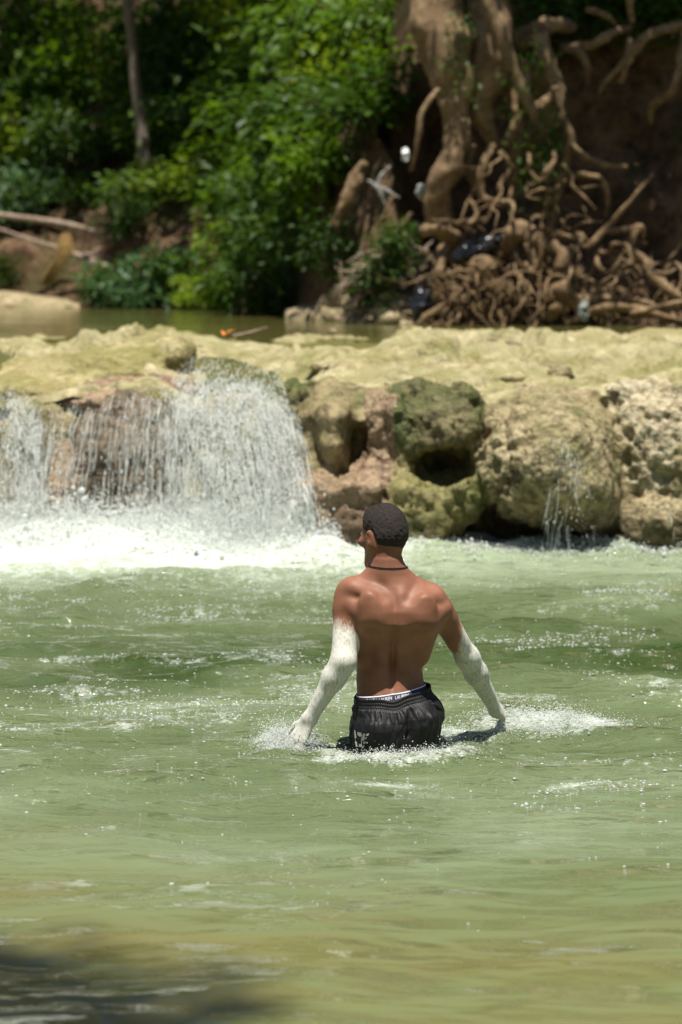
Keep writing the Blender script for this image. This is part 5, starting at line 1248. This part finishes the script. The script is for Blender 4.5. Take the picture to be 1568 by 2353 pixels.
# shorts as a lofted cloth tube
SZ = np.array([  # vy, left vx, right vx, centre Y, half depth
 (1604, 813, 992, 8.662, .118), (1622, 812, 1000, 8.658, .122), (1634, 814, 1008, 8.655, .128), (1650, 810, 1016, 8.652, .137), (1668, 806, 1017, 8.650, .142), (1690, 806, 1012, 8.650, .142),
 (1715, 809, 1008, 8.653, .140), (1750, 811, 1008, 8.66, .136), (1800, 812, 1008, 8.67, .132)], float)
sz = J(910, SZ[:, 0], 8.60)[:, 2]; sxl = J(SZ[:, 1], 1660, 8.64)[:, 0]; sxr = J(SZ[:, 2], 1660, 8.64)[:, 0]
NT_, NZ_ = 420, 150
TH = np.linspace(0, 2*np.pi, NT_, endpoint=False); rows = []
zbot = -.09
for k in range(NZ_):
    t = k/(NZ_-1)
    x = BC[0]+.14*np.cos(TH)
    sag = .007+.017*np.exp(-((x-J(905, 1600, 8.6)[0])/.05)**2)*(np.sin(TH) < 0)+.004*np.exp(-((x-J(960, 1600, 8.6)[0])/.04)**2)*(np.sin(TH) < 0)
    ztop = band_z(x)-sag; z = ztop+(zbot-ztop)*t
    ze = z-(band_z(x)-band_z(BC[0]))*np.clip((z+.02)/.16, 0, 1)
    il = np.interp(ze, sz[::-1], sxl[::-1]); ir = np.interp(ze, sz[::-1], sxr[::-1]); cy_ = np.interp(ze, sz[::-1], SZ[::-1, 3]); bb = np.interp(ze, sz[::-1], SZ[::-1, 4])
    cx_ = (il+ir)/2; aa = (ir-il)/2; e = 2.5
    r = (np.abs(np.cos(TH)/aa)**e+np.abs(np.sin(TH)/bb)**e)**(-1/e)
    dpt = ztop-z; P = p3(cx_+r*np.cos(TH), cy_+r*np.sin(TH), z)
    band = sm(.040, .034, dpt)
    # elastic: three gathered rows
    row = np.abs(np.sin(np.clip(dpt/.0365, 0, 1)*np.pi*3))
    d_ = band*(.0015*np.sin(TH*96+1.2*np.sin(dpt*300))*row+.0020*row-.004)
    # cloth below: gathers, cleft, folds
    u = np.clip((dpt-.036)/.05, 0, 1)
    d_ = d_+(1-band)*(1-u)*.0018*np.sin(TH*40+4*vnoise(p3(TH*6, dpt*20, 0), 3))
    xc = P[:, 0]-J(938, 1660, 8.6)[0]-.05*np.clip(dpt-.05, 0, .2)*.4
    cl = np.exp(-(xc/.013)**2)*(np.sin(TH) < 0)*sm(.035, .075, dpt); d_ = d_-.012*cl
    ch = (np.exp(-((P[:, 0]-J(872, 1660, 8.6)[0])/.045)**2)+np.exp(-((P[:, 0]-J(968, 1660, 8.6)[0])/.036)**2))*(np.sin(TH) < 0)*np.exp(-((dpt-.092)/.04)**2); d_ = d_+.014*ch
    fo = fbm(p3(np.cos(TH)*2.2+dpt*7, np.sin(TH)*2.2, dpt*9-np.cos(TH)*5), 3, 950); d_ = d_+.004*(1-band)+(1-band)*(.008*(np.abs(fo)-.25)+.0022*fbm(p3(np.cos(TH)*9, np.sin(TH)*9, dpt*24+np.cos(TH)*7), 3, 960))*np.clip(dpt/.06, .3, 1)
    dg = np.sin((P[:, 0]*38+dpt*70)+2*fo)*np.exp(-((dpt-.09)/.04)**2)*(P[:, 0] > .2); d_ = d_+.0028*dg
    rows.append(P+np.stack([np.cos(TH)*d_, np.sin(TH)*d_, 0*d_], -1))
SG = np.array(rows)
sh = mesh_obj('shorts', SG.reshape(-1, 3), grid_faces(NZ_, NT_, True), M['cloth'], man)
# pocket flap on the right hip
V_, F_ = tube_tri([J(978, 1618, 8.575), J(1000, 1622, 8.585), J(1014, 1634, 8.62), J(1012, 1650, 8.63)], [.006, .011, .012, .005], seg=8, n=14, rough=.2, seed=3); mesh_obj('pocket', V_, F_, M['cloth'], sh)
for hp, kn in ((hipL, (.045, 8.60, -.40)), (hipR, (.245, 8.86, -.38))):
    kn = np.array(kn); tube('shorts_leg', [hp+[0, 0, -.02], hp*.6+kn*.4, hp*.25+kn*.75], [.075, .082, .09], M['cloth'], sh, seg=20, n=14, rough=.06)
# grey print at the hem of the left leg: slanted strokes and a chequered bar
def on_shorts(poly):
    out = []
    for vx, vy in poly:
        p = J(vx, vy, 8.55); d = np.abs(SG[..., 0]-p[0])+np.abs(SG[..., 2]-p[2])+(SG[..., 1] > 8.66)*1.0
        i = np.unravel_index(np.argmin(d), d.shape); p = np.array([p[0], SG[i][1]-.0035, p[2]]); p[0] = max(p[0], SG[i][0]-.002); out.append(p)
    return out
G = []
for poly in ([(814, 1681), (817, 1681), (822, 1717), (818, 1717)], [(821, 1683), (831, 1683), (832, 1716), (826, 1716)], [(834, 1684), (840, 1683), (836, 1700), (831, 1702)], [(843, 1683), (849, 1681), (846, 1687), (841, 1688)],
             [(838, 1692), (844, 1690), (842, 1696), (836, 1698)], [(836, 1702), (841, 1701), (839, 1708), (834, 1708)], [(834, 1712), (838, 1711), (836, 1718), (831, 1718)]):
    p = on_shorts(poly); G.append((np.array(p), np.array([(0, 1, 2), (0, 2, 3)])))
v_, f_ = merge(G); mesh_obj('print', v_, f_, M['print'], sh, smooth=False)

# ------------------------------------------------------------------ splashes round him
def splash(name, label, n, c, s3, up_, seed, rmed=.0028, vel=.0):
    g_ = np.random.default_rng(seed); P = g_.normal(0, 1, (n, 3))*np.asarray(s3)+np.asarray(c)
    h_ = np.abs(g_.normal(0, 1, n))**1.4*up_; P[:, 2] = water_z(P[:, 0], P[:, 1])+h_-.002
    r = np.minimum(g_.lognormal(math.log(rmed), .45, n), rmed*2.6)
    keep = RB.sample(P) > .004
    P, r = P[keep], r[keep]
    return tag(blobs(name, P, np.stack([r*1.25, r, r*.85], -1), M['foam'], None, True), label, 'splash', 'splashes round the man')
splash('splash', 'splash of white drops round the man\'s left hand', 11000, (HAND_L[0]-.015, HAND_L[1]-.02, 0), (.055, .06, 0), .022, 31, .0012)
splash('splash', 'long splash of white drops trailing right from the man\'s right hand', 8000, (HAND_R[0]+.14, HAND_R[1]-.08, 0), (.14, .07, 0), .013, 32, .0012)
splash('splash', 'froth between the man\'s hip and his right hand', 2500, (HAND_R[0]-.26, HAND_R[1]-.22, 0), (.10, .07, 0), .009, 33, .0012)
splash('splash', 'sparkling froth along the back of the man\'s shorts at the waterline', 3200, (HIP[0]+.01, 8.44, 0), (.13, .04, 0), .010, 34, .0012)
# foam flecks, and white flecks standing in for sun glints on the chop
n = 260000
u = rng.random(n); y = 6.0+8.6*u**.8; x = rng.uniform(-1, 1, n)*(.17*y+.3)
cl = fbm(p3(x*1.3, y*1.9, 6.), 3, 970)+.45*fbm(p3(x*7, y*9, 2.), 2, 975); F0, C0 = foam_at(x, y)
pr = np.clip(.004+.55*sm(.45, 1.25, cl)**1.4+.40*F0, 0, 1)*np.clip(C0, .06, 1.)*sm(5.8, 8.0, y)
pr = np.maximum(pr, .004*sm(.3, .8, cl)); k = rng.random(n) < pr*.5
x, y = x[k], y[k]; r = rng.lognormal(math.log(.0021), .5, len(x))*(y/8.7)**.6; r = np.minimum(r, .005)
tag(blobs('foam_fleck', np.stack([x, y, water_z(x, y)+r*.25], -1), np.stack([r*1.7, r*1.2, r*.75], -1), M['foam'], None, True), 'bubbles and foam flecks glinting on the river surface', 'foam', kind='stuff')

n = 26000; u = rng.random(n); y = 5.9+5.0*u; x = rng.uniform(-1, 1, n)*(.17*y+.3)  # bigger white beads that imitate sun glints
cl = fbm(p3(x*.9, y*1.4, 16.), 2, 980)+.6*fbm(p3(x*5, y*8, 12.), 2, 985)
k = rng.random(n) < .09*sm(.6, 1.2, cl)*sm(6.4, 7.6, y)+.0008; x, y = x[k], y[k]; r = np.minimum(rng.lognormal(math.log(.0030), .35, len(x)), .006)
tag(blobs('foam_bubble', np.stack([x, y, water_z(x, y)+r*.2], -1), np.stack([r*1.6, r*1.1, r*.7], -1), M['foam']), 'larger bright bubbles drifting on the near water', 'bubbles', kind='stuff')
